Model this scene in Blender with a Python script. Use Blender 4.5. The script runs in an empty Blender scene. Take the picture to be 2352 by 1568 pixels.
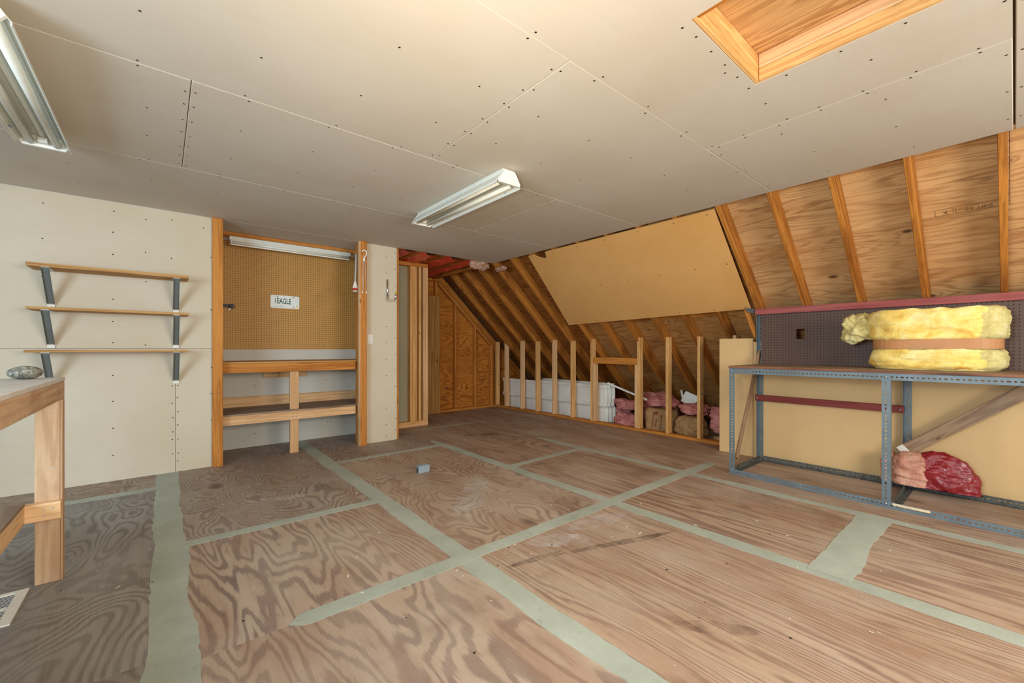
import bpy, bmesh, math, random
from mathutils import Vector, Matrix, noise as mnoise
random.seed(7)
SC = bpy.context.scene
COL = SC.collection
# ------------------------------------------------------------------ camera, world, lights, exposure
CAM_H = 1.1305
cd = bpy.data.cameras.new('camera'); cam = bpy.data.objects.new('camera', cd); COL.objects.link(cam)
cam.location = (0, 0, CAM_H); cam.rotation_euler = (math.radians(90), 0, math.radians(50.149 - 90))
cd.sensor_width = 36.0; cd.lens = 36.0 * 963.23 / 2352.0; cd.shift_y = 16.0 / 2352.0; cd.clip_start = 0.02
SC.camera = cam
w = bpy.data.worlds.new('world'); SC.world = w; w.use_nodes = True
w.node_tree.nodes['Background'].inputs[0].default_value = (0.80, 0.90, 1.0, 1); w.node_tree.nodes['Background'].inputs[1].default_value = 0.42
def area(name, loc, target, sx, sy, power, col):
    l = bpy.data.lights.new(name, 'AREA'); l.shape = 'RECTANGLE'; l.size = sx; l.size_y = sy; l.energy = power; l.color = col
    o = bpy.data.objects.new(name, l); COL.objects.link(o); o.location = loc
    o.rotation_euler = (Vector(target) - Vector(loc)).to_track_quat('-Z', 'Y').to_euler(); return o
def point(name, loc, power, col, r):
    l = bpy.data.lights.new(name, 'POINT'); l.energy = power; l.color = col; l.shadow_soft_size = r
    o = bpy.data.objects.new(name, l); COL.objects.link(o); o.location = loc; return o
def spot(name, loc, target, power, col, r, deg, blend):
    l = bpy.data.lights.new(name, 'SPOT'); l.energy = power; l.color = col; l.shadow_soft_size = r; l.spot_size = math.radians(deg); l.spot_blend = blend
    o = bpy.data.objects.new(name, l); COL.objects.link(o); o.location = loc; o.rotation_euler = (Vector(target) - Vector(loc)).to_track_quat('-Z', 'Y').to_euler(); return o
area('gable_window_light', (2.0, -2.3, 1.5), (1.4, 4.0, 1.3), 1.9, 1.3, 110, (1.0, 0.95, 0.86))
area('side_window_light', (-2.6, 0.6, 1.45), (1.0, 2.2, 0.6), 1.6, 1.3, 120, (0.58, 0.79, 1.0))
spot('camera_flash', (-0.02, 0.38, 1.36), (4.0, 1.9, 1.5), 84, (1.0, 0.87, 0.68), 0.10, 150, 1.0)
area('bounce_flash', (0.15, 0.55, 1.30), (0.35, 1.5, 2.38), 0.40, 0.40, 17, (1.0, 0.86, 0.66))
SC.view_settings.view_transform = 'Standard'; SC.view_settings.look = 'None'; SC.view_settings.gamma = 1.0
SC.view_settings.use_curve_mapping = False; SC.view_settings.exposure = 0.30
SC.cycles.max_bounces = 8; SC.cycles.diffuse_bounces = 5
H = 2.38
# ------------------------------------------------------------------ helpers
def s2l(c):
    c = c / 255.0
    return c / 12.92 if c <= 0.04045 else ((c + 0.055) / 1.055) ** 2.4
def rgb(r, g, b): return (s2l(r), s2l(g), s2l(b), 1.0)
class NB:
    def __init__(s, name, rough=0.8, spec=0.3, metal=0.0):
        s.m = bpy.data.materials.new(name); s.m.use_nodes = True; s.nt = s.m.node_tree; s.n = s.nt.nodes; s.l = s.nt.links
        s.b = s.n['Principled BSDF']; s.b.inputs['Roughness'].default_value = rough
        s.b.inputs['Specular IOR Level'].default_value = spec; s.b.inputs['Metallic'].default_value = metal
    def set(s, inp, v):
        if hasattr(v, 'is_output'): s.l.new(v, inp)
        elif v is not None: inp.default_value = v
    def node(s, t, **kw):
        nd = s.n.new(t)
        for k, v in kw.items(): setattr(nd, k, v)
        return nd
    def coord(s, scale=(1, 1, 1), rand=True, kind='Object'):
        tc = s.node('ShaderNodeTexCoord'); mp = s.node('ShaderNodeMapping'); mp.inputs['Scale'].default_value = scale
        src = tc.outputs[kind]
        if rand:
            oi = s.node('ShaderNodeObjectInfo'); mu = s.math('MULTIPLY', oi.outputs['Random'], 37.0)
            va = s.node('ShaderNodeVectorMath', operation='ADD'); s.l.new(src, va.inputs[0])
            cb = s.node('ShaderNodeCombineXYZ'); s.l.new(mu, cb.inputs[0]); s.l.new(mu, cb.inputs[1]); s.l.new(mu, cb.inputs[2])
            s.l.new(cb.outputs[0], va.inputs[1]); src = va.outputs[0]
        s.l.new(src, mp.inputs['Vector']); return mp.outputs[0]
    def math(s, op, a, b=None, c=None, clamp=False):
        nd = s.node('ShaderNodeMath', operation=op, use_clamp=clamp); s.set(nd.inputs[0], a); s.set(nd.inputs[1], b)
        if c is not None: s.set(nd.inputs[2], c)
        return nd.outputs[0]
    def noise(s, vec, scale=1.0, detail=3.0, rough=0.5, dist=0.0):
        nd = s.node('ShaderNodeTexNoise'); s.l.new(vec, nd.inputs['Vector']); nd.inputs['Scale'].default_value = scale
        nd.inputs['Detail'].default_value = detail; nd.inputs['Roughness'].default_value = rough; nd.inputs['Distortion'].default_value = dist
        return nd.outputs['Fac']
    def voro(s, vec, scale=1.0, feature='F1'):
        nd = s.node('ShaderNodeTexVoronoi', feature=feature); s.l.new(vec, nd.inputs['Vector']); nd.inputs['Scale'].default_value = scale
        return nd.outputs['Distance']
    def ramp(s, f, stops, interp='LINEAR'):
        nd = s.node('ShaderNodeValToRGB'); s.set(nd.inputs[0], f); cr = nd.color_ramp; cr.interpolation = interp
        while len(cr.elements) < len(stops): cr.elements.new(0.5)
        for e, (p, c) in zip(cr.elements, stops): e.position = p; e.color = c if len(c) == 4 else (*c, 1)
        return nd.outputs[0]
    def mix(s, f, a, b, mode='MIX'):
        nd = s.node('ShaderNodeMix', data_type='RGBA', blend_type=mode); s.set(nd.inputs[0], f); s.set(nd.inputs[6], a); s.set(nd.inputs[7], b)
        return nd.outputs[2]
    def step(s, f, lo, hi, inv=False):
        nd = s.node('ShaderNodeMapRange', clamp=True); s.set(nd.inputs[0], f); nd.inputs[1].default_value = lo; nd.inputs[2].default_value = hi
        nd.inputs[3].default_value = 1.0 if inv else 0.0; nd.inputs[4].default_value = 0.0 if inv else 1.0
        return nd.outputs[0]
    def bump(s, h, strength=0.3, dist=0.004):
        nd = s.node('ShaderNodeBump'); nd.inputs['Strength'].default_value = strength; nd.inputs['Distance'].default_value = dist
        s.l.new(h, nd.inputs['Height']); s.l.new(nd.outputs[0], s.b.inputs['Normal'])
    def out(s, c, rough=None):
        s.set(s.b.inputs['Base Color'], c)
        if rough is not None: s.set(s.b.inputs['Roughness'], rough)
        return s.m
G1 = (0, 0, 0, 1); W1 = (1, 1, 1, 1)
def plain(name, c, rough=0.7, spec=0.3, metal=0.0, var=0.12, scale=6.0):
    b = NB(name, rough, spec, metal); v = b.coord(); n = b.noise(v, scale, 4, 0.6)
    d = tuple(x * (1 - var) for x in c[:3]) + (1,); e = tuple(min(1, x * (1 + var)) for x in c[:3]) + (1,)
    return b.out(b.ramp(n, [(0.3, d), (0.7, e)]))
def wood(name, light, dark, knot, rings=9.0, along=0.55, across=7.0, linear=0.0, knots=1.0, kscale=(1.1, 4.5, 4.5), sharp=(0.35, 0.75), fiber=0.25, rough=0.65, stain=None, spec=0.25, wear=None, kgate=0.55, streak=0.0, detail=2.0, fscale=(5.0, 170.0, 170.0), amt=1.0, speck=False, tint=None):
    """grain runs along local X; rings are contour lines of a stretched field, bent round knots"""
    b = NB(name, rough, spec)
    v = b.coord((along, across, across))
    n = b.noise(v, 1.0, detail, 0.5, 0.25)
    f = b.math('MULTIPLY', n, rings)
    if linear:
        sp = b.node('ShaderNodeSeparateXYZ'); b.l.new(v, sp.inputs[0])
        f = b.math('MULTIPLY_ADD', b.math('ADD', sp.outputs[1], sp.outputs[2]), linear, f)
    kd = None
    if knots:
        kv = b.coord(kscale); nd = b.node('ShaderNodeTexVoronoi'); b.l.new(kv, nd.inputs['Vector']); nd.inputs['Scale'].default_value = 1.0
        sc_ = b.node('ShaderNodeSeparateColor'); b.l.new(nd.outputs['Color'], sc_.inputs[0])
        kd = b.math('ADD', nd.outputs['Distance'], b.math('MULTIPLY', b.math('LESS_THAN', sc_.outputs[0], kgate), 5.0))
        f = b.math('ADD', f, b.math('MULTIPLY', b.math('POWER', 2.718, b.math('MULTIPLY', kd, -8.0)), 3.0 * knots))
    p = b.math('PINGPONG', f, 0.5); p = b.math('MULTIPLY', p, 2.0)
    fv = b.coord(fscale); fn = b.noise(fv, 1.0, 4.0, 0.7)
    p = b.math('ADD', p, b.math('MULTIPLY', b.math('SUBTRACT', fn, 0.5), fiber * 2.0))
    band = b.step(p, sharp[0], sharp[1])
    vary = b.step(b.noise(b.coord((along * 2, across * .6, across * .6)), 1.0, 3.0, 0.6), 0.3, 0.65)
    band = b.math('MULTIPLY', band, b.math('MULTIPLY_ADD', vary, 0.65 * amt, 0.35 * amt))
    c = b.mix(band, light, dark)
    c = b.mix(b.math('MULTIPLY', b.step(fn, 0.45, 0.75), 0.22), c, dark)
    big = b.noise(b.coord((0.8, 3.0, 3.0)), 1.0, 3.0, 0.6)
    c = b.mix(b.step(big, 0.35, 0.7), c, b.mix(1.0, c, (0.84, 0.79, 0.74, 1), 'MULTIPLY'))
    if streak:
        sn = b.noise(b.coord((7.0, 95.0, 95.0)), 1.0, 3.0, 0.55); gate = b.step(b.noise(b.coord((1.2, 4, 4)), 1.0, 2.0, 0.5), 0.38, 0.6)
        c = b.mix(b.math('MULTIPLY', b.math('MULTIPLY', b.step(sn, 0.56, 0.68), gate), streak), c, knot)
    if tint: c = b.mix(b.math('MULTIPLY', b.step(b.noise(b.coord((0.9, 4.5, 4.5)), 1.0, 5.0, 0.62), 0.46, 0.62), 0.42), c, tint)
    if stain: c = b.mix(b.math('MULTIPLY', b.step(b.noise(b.coord((1.5, 5, 5)), 1.0, 4.0, 0.65), 0.50, 0.68), 0.65), c, stain)
    if wear: c = b.mix(b.math('MULTIPLY', b.step(b.noise(b.coord((1.3, 1.7, 1.7)), 1.0, 6.0, 0.68), 0.45, 0.78), 0.6), c, wear)
    if kd is not None:
        kn = b.step(b.math('ADD', kd, b.math('MULTIPLY', b.math('SUBTRACT', fn, 0.5), 0.05)), 0.045, 0.11, True); c = b.mix(b.math('MULTIPLY', kn, 0.85), c, knot)
    if speck:
        sv = b.voro(b.coord((6, 6, 6)), 1.0); c = b.mix(b.step(sv, 0.02, 0.03, True), c, rgb(236, 232, 222))
        sv2 = b.voro(b.coord((5, 5, 5)), 1.3); c = b.mix(b.step(sv2, 0.02, 0.03, True), c, rgb(48, 42, 40))
        dk = b.noise(b.coord((1.6, 1.1, 1.1)), 1.0, 4.0, 0.6); c = b.mix(b.math('MULTIPLY', b.step(dk, 0.62, 0.72), 0.4), c, rgb(104, 78, 64))
    b.bump(p, 0.18, 0.002)
    return b.out(c)
def link(o, parent=None):
    COL.objects.link(o)
    if parent is not None:
        o.parent = parent; q = parent; off = Vector((0, 0, 0))
        while q is not None: off += Vector(q.location); q = q.parent
        o.location = Vector(o.location) - off
    return o
def mk(name, verts, faces, mat, parent=None, smooth=False, origin=None):
    if origin is None:
        vs = [Vector(v) for v in verts]; lo = Vector((min(v[i] for v in vs) for i in range(3))); hi = Vector((max(v[i] for v in vs) for i in range(3))); origin = (lo + hi) / 2
    origin = Vector(origin)
    me = bpy.data.meshes.new(name); me.from_pydata([tuple(Vector(v) - origin) for v in verts], [], faces); me.update()
    if mat is not None: me.materials.append(mat)
    if smooth: me.polygons.foreach_set('use_smooth', [True] * len(me.polygons))
    o = bpy.data.objects.new(name, me); o.location = origin
    return link(o, parent)
def from_bm(name, bm, mat, parent=None, smooth=False, origin=(0, 0, 0)):
    bmesh.ops.recalc_face_normals(bm, faces=bm.faces)
    me = bpy.data.meshes.new(name); bm.to_mesh(me); bm.free()
    if mat is not None: me.materials.append(mat)
    if smooth: me.polygons.foreach_set('use_smooth', [True] * len(me.polygons))
    o = bpy.data.objects.new(name, me); o.location = origin
    return link(o, parent)
def _boxmesh(name, L, W, T, bev):
    bm = bmesh.new(); bmesh.ops.create_cube(bm, size=1.0); bmesh.ops.scale(bm, vec=(L, W, T), verts=bm.verts)
    if bev: bmesh.ops.bevel(bm, geom=list(bm.edges), offset=min(bev, L * .3, W * .3, T * .3), segments=1, affect='EDGES')
    me = bpy.data.meshes.new(name); bm.to_mesh(me); bm.free(); return me
_cache = {}
def box(name, lo, hi, mat, parent=None, bev=0.0025, grain=None):
    """axis aligned; local X is the grain (longest side unless told)"""
    lo = Vector(lo); hi = Vector(hi); d = hi - lo; c = (lo + hi) / 2
    a = grain if grain is not None else max(range(3), key=lambda i: d[i])
    if a == 0: dims = (d.x, d.y, d.z); rot = (0, 0, 0)
    elif a == 1: dims = (d.y, d.x, d.z); rot = (0, 0, math.pi / 2)
    else: dims = (d.z, d.y, d.x); rot = (0, -math.pi / 2, 0)
    key = (tuple(round(x, 5) for x in dims), bev, mat.name if mat else '')
    me = _cache.get(key)
    if me is None:
        me = _boxmesh(name, *dims, bev); _cache[key] = me
        if mat: me.materials.append(mat)
    o = bpy.data.objects.new(name, me); o.location = c; o.rotation_euler = rot
    return link(o, parent)
def beam(name, p0, p1, w_, t, mat, parent=None, up=(0, 0, 1), bev=0.0025):
    """box from p0 to p1 along local X; t along 'up', w_ sideways"""
    p0 = Vector(p0); p1 = Vector(p1); x = (p1 - p0); L = x.length; x.normalize(); y = Vector(up).cross(x).normalized(); z = x.cross(y)
    me = _boxmesh(name, L, w_, t, bev); me.materials.append(mat)
    o = bpy.data.objects.new(name, me); o.location = (p0 + p1) / 2; o.rotation_euler = Matrix((x, y, z)).transposed().to_euler()
    return link(o, parent)
def tubepts(pts, r, seg=10, cap=True):
    bm = bmesh.new(); pts = [Vector(p) for p in pts]; rings = []
    prev = None
    for i, p in enumerate(pts):
        d = (pts[min(i + 1, len(pts) - 1)] - pts[max(i - 1, 0)]).normalized()
        a = prev if prev is not None else (Vector((0, 0, 1)) if abs(d.z) < 0.9 else Vector((1, 0, 0)))
        u = (a - d * a.dot(d)).normalized(); v = d.cross(u); prev = u
        rr = r[i] if isinstance(r, (list, tuple)) else r
        rings.append([bm.verts.new(p + (u * math.cos(2 * math.pi * k / seg) + v * math.sin(2 * math.pi * k / seg)) * rr) for k in range(seg)])
    for a, b in zip(rings, rings[1:]):
        for k in range(seg): bm.faces.new((a[k], a[(k + 1) % seg], b[(k + 1) % seg], b[k]))
    if cap: bm.faces.new(rings[0][::-1]); bm.faces.new(rings[-1])
    return bm
def tube(name, pts, r, mat, parent=None, seg=10):
    bm = tubepts(pts, r, seg); return from_bm(name, bm, mat, parent, True)
def extrude_poly(name, pts2, fmap, t, mat, parent=None):
    """closed polygon pts2 mapped by fmap(u, v, w) with w in {0, t}"""
    n = len(pts2); vs = [fmap(u, v, 0.0) for u, v in pts2] + [fmap(u, v, t) for u, v in pts2]
    fs = [tuple(range(n)), tuple(range(2 * n - 1, n - 1, -1))] + [(i, (i + 1) % n, n + (i + 1) % n, n + i) for i in range(n)]
    bm = bmesh.new(); bv = [bm.verts.new(v) for v in vs]; o0 = sum((Vector(v) for v in vs), Vector()) / len(vs)
    for f in fs: bm.faces.new([bv[i] for i in f])
    bmesh.ops.translate(bm, vec=-o0, verts=bm.verts)
    return from_bm(name, bm, mat, parent, False, o0)
def tag(o, label=None, cat=None, group=None, kind=None):
    if label: o['label'] = label
    if cat: o['category'] = cat
    if group: o['group'] = group
    if kind: o['kind'] = kind
    return o
def empty(name, loc, label=None, cat=None, group=None, kind=None):
    o = bpy.data.objects.new(name, None); o.empty_display_size = 0.05; o.location = loc; COL.objects.link(o)
    return tag(o, label, cat, group, kind)
def fbm(p, sc, oct_=3):
    return sum(mnoise.noise(Vector(p) * sc * (2 ** k)) / (1.8 ** k) for k in range(oct_))
def blob(name, c, r, mat, parent=None, p=2.6, amp=0.03, sc=6.0, ridge=0.0, rsc=14.0, sub=5, flat=None, seed=0.0, shape=None, an=(1, 1, 1), jag=0.0):
    bm = bmesh.new(); bmesh.ops.create_icosphere(bm, subdivisions=sub, radius=1.0)
    c = Vector(c); r = Vector(r)
    for v in bm.verts:
        n = v.co.normalized()
        k = (abs(n.x) ** p + abs(n.y) ** p + abs(n.z) ** p) ** (-1.0 / p)
        q = Vector((n.x * r.x, n.y * r.y, n.z * r.z)) * k
        if shape: q = Vector(shape(q))
        w_ = q + c + Vector((seed, seed * 1.7, seed * 0.3))
        w_ = Vector((w_.x * an[0], w_.y * an[1], w_.z * an[2]))
        d = amp * fbm(w_, sc, 4)
        if ridge: d -= ridge * (1.0 - min(1.0, abs(mnoise.noise(w_ * rsc)) * 4.0)) 
        q += n * d
        if flat is not None and c.z + q.z < flat: q.z = flat - c.z
        v.co = q
    return from_bm(name, bm, mat, parent, True, c)
def text_mesh(name, s, size, mat, mtx, parent=None, xs=1.0, depth=0.0008, font_bold=0.0, align='CENTER'):
    cu = bpy.data.curves.new(name, 'FONT'); cu.body = s; cu.size = size; cu.extrude = depth; cu.align_x = align; cu.align_y = 'CENTER'; cu.offset = font_bold; cu.resolution_u = 3
    to = bpy.data.objects.new(name + '_curve', cu); COL.objects.link(to); bpy.context.view_layer.update()
    me = bpy.data.meshes.new_from_object(to.evaluated_get(bpy.context.evaluated_depsgraph_get()))
    bpy.data.objects.remove(to); bpy.data.curves.remove(cu)
    me.transform(Matrix.Diagonal((xs, 1, 1, 1))); me.transform(mtx.to_3x3().to_4x4())
    me.materials.clear(); me.materials.append(mat)
    o = bpy.data.objects.new(name, me); o.location = mtx.to_translation(); return link(o, parent)
def frame_mtx(o, x, y):
    x = Vector(x).normalized(); y = Vector(y).normalized(); z = x.cross(y)
    m = Matrix((x, y, z)).transposed().to_4x4(); m.translation = Vector(o); return m
# ------------------------------------------------------------------ materials
def drywall(name, c, tint):
    b = NB(name, 0.88, 0.15); v = b.coord((1, 1, 1)); n = b.noise(v, 1.6, 4, 0.55); f = b.noise(b.coord((6, 60, 60)), 1.0, 3, 0.6); sp = b.voro(b.coord((9, 9, 9)), 1.0)
    col = b.ramp(n, [(0.3, c), (0.72, tint)]); col = b.mix(b.math('MULTIPLY', b.step(f, 0.45, 0.75), 0.10), col, (c[0] * .7, c[1] * .68, c[2] * .64, 1))
    col = b.mix(b.math('MULTIPLY', b.step(sp, 0.018, 0.03, True), 0.5), col, (0.75, 0.72, 0.66, 1))
    b.bump(f, 0.05, 0.001)
    return b.out(col)
M = {}
M['drywall_ceiling'] = drywall('drywall_ceiling', rgb(204, 196, 182), rgb(198, 187, 169))
M['drywall_wall'] = drywall('drywall_wall', rgb(214, 202, 180), rgb(207, 193, 166))
M['drywall_niche'] = drywall('drywall_niche', rgb(205, 202, 192), rgb(198, 193, 180))
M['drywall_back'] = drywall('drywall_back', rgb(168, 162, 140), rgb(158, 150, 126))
M['dark'] = plain('dark_gap', (0.02, 0.015, 0.01, 1), 0.9)
M['screw'] = plain('screw_dimple', (0.025, 0.02, 0.017, 1), 0.6)
fl = dict(knot=rgb(104, 82, 70), knots=0.6, kscale=(1.0, 1.8, 1.8), kgate=0.4, rough=0.6, spec=0.35, fiber=0.55, wear=rgb(190, 178, 164), fscale=(9.0, 120.0, 120.0), speck=True, tint=rgb(144, 106, 84))
M['ply_swirl'] = wood('plywood_floor_swirl', rgb(184, 163, 142), rgb(130, 108, 96), rings=30.0, along=0.9, across=1.9, sharp=(0.45, 0.75), detail=2.5, amt=0.9, **fl)
M['ply_broad'] = wood('plywood_floor_broad', rgb(186, 167, 148), rgb(128, 110, 102), rings=24.0, along=0.5, across=2.2, sharp=(0.42, 0.7), detail=3.0, amt=0.95, **fl)
M['ply_fine'] = wood('plywood_floor_fine', rgb(182, 158, 136), rgb(126, 102, 88), rings=26.0, along=0.22, across=2.2, linear=13.0, sharp=(0.35, 0.9), detail=4.0, amt=0.95, **fl)
M['ply_grain'] = wood('plywood_floor_grain', rgb(180, 156, 134), rgb(128, 102, 88), rings=20.0, along=0.28, across=2.6, sharp=(0.4, 0.8), detail=2.5, amt=0.85, **fl)
M['ply_grey'] = wood('plywood_floor_cool_light', rgb(162, 156, 148), rgb(112, 106, 102), rings=40.0, along=0.9, across=1.5, sharp=(0.42, 0.75), detail=2.5, amt=0.85, **dict(fl, tint=rgb(120, 110, 104), wear=rgb(166, 168, 168)))  # cool, dim light on the left floor painted in as a greyer sheet colour
M['ply_dense'] = wood('plywood_floor_dense', rgb(170, 156, 142), rgb(120, 106, 98), rings=48.0, along=0.9, across=1.5, sharp=(0.42, 0.75), detail=2.5, amt=0.85, **fl)
b = NB('seam_filler', 0.55, 0.3); v = b.coord((1, 1, 1), False); n = b.noise(v, 3.0, 5, 0.65); s_ = b.noise(b.coord((14, 14, 14), False), 1.0, 4, 0.7, 1.5)
c = b.ramp(n, [(0.3, rgb(156, 164, 152)), (0.7, rgb(180, 188, 176))]); c = b.mix(b.math('MULTIPLY', b.step(s_, 0.6, 0.72), 0.35), c, rgb(206, 208, 192)); c = b.mix(b.math('MULTIPLY', b.step(s_, 0.3, 0.4, True), 0.35), c, rgb(128, 124, 106))
M['filler'] = b.out(c)
M['lumber'] = wood('stud_lumber', rgb(238, 192, 126), rgb(204, 146, 82), rgb(86, 48, 22), rings=7.0, along=0.35, across=16.0, knots=0.5, kscale=(3.2, 12, 12), fiber=0.6, amt=0.85, kgate=0.25, streak=0.45)
M['lumber_pale'] = wood('pale_lumber', rgb(234, 194, 146), rgb(206, 158, 108), rgb(104, 64, 38), rings=6.0, along=0.3, across=13.0, knots=0.5, kscale=(2.6, 12, 12), fiber=0.5, amt=0.75, kgate=0.3, streak=0.35)
M['lumber_orange'] = wood('aged_orange_lumber', rgb(208, 140, 64), rgb(168, 100, 36), rgb(84, 42, 16), rings=7.0, along=0.3, across=13.0, knots=0.5, kscale=(2.2, 12, 12), fiber=0.6, amt=0.85, kgate=0.25, streak=0.45)
M['rafter'] = wood('rafter_lumber', rgb(194, 128, 54), rgb(144, 84, 28), rgb(70, 34, 14), rings=7.0, along=0.25, across=11.0, knots=0.5, kscale=(1.9, 12, 12), fiber=0.6, stain=rgb(108, 58, 20), amt=0.85, kgate=0.25, streak=0.45)
M['sheathing'] = wood('roof_sheathing', rgb(212, 168, 114), rgb(150, 100, 56), rgb(70, 42, 26), rings=16.0, along=0.55, across=4.2, knots=0.9, kscale=(2.4, 5.0, 5.0), sharp=(0.45, 0.95), fiber=0.5, stain=rgb(172, 118, 64), streak=0.5, detail=2.5, amt=0.75, kgate=0.3)
M['sheathing_dark'] = wood('dark_roof_sheathing', rgb(158, 100, 44), rgb(100, 56, 20), rgb(60, 30, 12), rings=16.0, along=0.7, across=4.2, knots=0.9, kscale=(2.4, 5.0, 5.0), sharp=(0.4, 0.95), fiber=0.5, stain=rgb(120, 68, 24), streak=0.4, detail=2.5, amt=0.85, kgate=0.3)  # darkest sheathing tone, for the panels toward the gable end
M['sheathing_mid'] = wood('brown_roof_sheathing', rgb(196, 146, 86), rgb(140, 92, 46), rgb(64, 36, 18), rings=16.0, along=0.7, across=4.2, knots=0.9, kscale=(2.4, 5.0, 5.0), sharp=(0.4, 0.95), fiber=0.5, stain=rgb(140, 90, 44), streak=0.5, detail=2.5, amt=0.85, kgate=0.3)
M['gable_ply'] = wood('gable_plywood', rgb(200, 130, 50), rgb(140, 76, 20), rgb(70, 34, 14), rings=18.0, along=0.9, across=3.4, knots=0.9, kscale=(2.2, 3.6, 3.6), sharp=(0.4, 0.9), fiber=0.4, stain=rgb(160, 94, 34), amt=0.9, detail=2.5)
M['hatch_ply'] = wood('hatch_panel', rgb(214, 170, 116), rgb(176, 128, 78), rgb(72, 40, 24), rings=10.0, along=0.6, across=9.0, knots=0.9, kscale=(5, 11, 11), fiber=0.45, streak=0.85, amt=0.9, kgate=0.15)
M['shelf_ply'] = wood('shelf_plywood', rgb(204, 158, 98), rgb(160, 110, 60), rgb(80, 46, 24), rings=5.0, along=0.4, across=40.0, knots=0, fiber=0.4)
M['bench_wood'] = wood('worn_bench_lumber', rgb(208, 174, 138), rgb(172, 132, 98), rgb(78, 50, 34), rings=6.0, along=0.5, across=12.0, knots=0.6, kscale=(4, 11, 11), fiber=0.35, stain=rgb(150, 102, 72), wear=rgb(212, 186, 150), amt=0.7)
M['bench_top'] = plain('painted_bench_top', rgb(202, 194, 184), 0.6, var=0.1, scale=9.0)
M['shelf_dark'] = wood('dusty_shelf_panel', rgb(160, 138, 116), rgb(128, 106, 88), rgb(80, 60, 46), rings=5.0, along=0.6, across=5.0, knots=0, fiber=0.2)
M['veneer'] = wood('door_veneer', rgb(182, 138, 78), rgb(150, 106, 54), rgb(120, 80, 40), rings=5.0, along=0.5, across=12.0, knots=0, fiber=0.3, rough=0.5)
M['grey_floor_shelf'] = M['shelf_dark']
def hardboard(name, a, bb):
    b = NB(name, 0.75, 0.25); n = b.noise(b.coord((1, 1, 1)), 1.4, 4, 0.6); f = b.noise(b.coord((60, 60, 60)), 1.0, 3, 0.7)
    c = b.ramp(n, [(0.3, a), (0.7, bb)]); c = b.mix(b.math('MULTIPLY', b.step(f, 0.5, 0.8), 0.22), c, tuple(x * 0.6 for x in a[:3]) + (1,)); return b.out(c)
M['particle'] = hardboard('particle_board', rgb(222, 172, 106), rgb(212, 158, 90))
M['particle_pale'] = hardboard('particle_board_pale', rgb(220, 186, 134), rgb(210, 176, 124))
def pegboard(name, a, bb, hole, cols=(0, 2)):
    b = NB(name, 0.55, 0.35); tc = b.node('ShaderNodeTexCoord'); sp = b.node('ShaderNodeSeparateXYZ'); b.l.new(tc.outputs['Object'], sp.inputs[0])
    u = b.math('SUBTRACT', b.math('FRACT', b.math('MULTIPLY', sp.outputs[cols[0]], 1 / 0.0254)), 0.5); v = b.math('SUBTRACT', b.math('FRACT', b.math('MULTIPLY', sp.outputs[cols[1]], 1 / 0.0254)), 0.5)
    d = b.math('SQRT', b.math('ADD', b.math('MULTIPLY', u, u), b.math('MULTIPLY', v, v)))
    n = b.noise(b.coord((1, 1, 1), False), 2.0, 4, 0.6); st = b.noise(b.coord((5, 5, 5), False), 1.0, 4, 0.6)
    c = b.ramp(n, [(0.3, a), (0.7, bb)]); c = b.mix(b.math('MULTIPLY', b.step(st, 0.62, 0.75), 0.3), c, tuple(x * 0.5 for x in a[:3]) + (1,))
    c = b.mix(b.step(d, 0.15, 0.20, True), c, hole); return b.out(c)
M['peg_tan'] = pegboard('tan_pegboard', rgb(196, 146, 74), rgb(186, 138, 72), rgb(60, 34, 12))
M['peg_brown'] = pegboard('brown_pegboard', rgb(98, 76, 64), rgb(88, 66, 56), rgb(26, 18, 16), cols=(0, 2))
b = NB('slotted_steel', 0.45, 0.45, 0.15); n = b.noise(b.coord((5, 5, 5), False), 1.0, 5, 0.7); r_ = b.noise(b.coord((7, 7, 7), False), 2.0, 4, 0.7)
c = b.ramp(n, [(0.3, rgb(88, 102, 108)), (0.7, rgb(112, 128, 136))]); c = b.mix(b.step(r_, 0.64, 0.72), c, rgb(92, 70, 52)); M['steel'] = b.out(c)
b = NB('rusty_steel', 0.6, 0.4, 0.1); n = b.noise(b.coord((12, 12, 12), False), 1.0, 5, 0.75); M['steel_dark'] = b.out(b.ramp(n, [(0.35, rgb(64, 66, 62)), (0.5, rgb(92, 96, 92)), (0.66, rgb(58, 50, 42))]))
M['bolt'] = plain('bolt_metal', rgb(170, 174, 172), 0.35, 0.5, 0.6)
M['red_paint'] = wood('red_painted_board', rgb(170, 92, 88), rgb(146, 74, 72), rgb(96, 44, 44), rings=5, along=0.5, across=10, knots=0.5, kscale=(2.5, 9, 9), fiber=0.25, wear=rgb(176, 112, 116))
M['red_paint_dark'] = wood('dark_red_board', rgb(136, 62, 56), rgb(118, 50, 48), rgb(70, 34, 32), rings=5, along=0.5, across=10, knots=0.4, kscale=(2.5, 9, 9), fiber=0.2)
def fluff(name, stops, sc=9.0, rough=1.0):
    b = NB(name, rough, 0.05); n = b.noise(b.coord((1, 1, 1), False), sc, 6, 0.65, 0.6); f = b.noise(b.coord((1, 1, 1), False), sc * 7, 4, 0.7)
    c = b.ramp(n, stops); c = b.mix(b.math('MULTIPLY', b.step(f, 0.4, 0.7), 0.25), c, (1, 1, 0.9, 1), 'SOFT_LIGHT'); b.bump(f, 0.6, 0.006); return b.out(c)
M['yellow_fluff'] = fluff('yellow_fiberglass', [(0.32, rgb(224, 176, 84)), (0.46, rgb(238, 208, 116)), (0.7, rgb(246, 236, 170))])
M['yellow_dull'] = fluff('yellow_fiberglass_end', [(0.3, rgb(176, 158, 96)), (0.5, rgb(206, 192, 128)), (0.7, rgb(214, 208, 160))])
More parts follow.
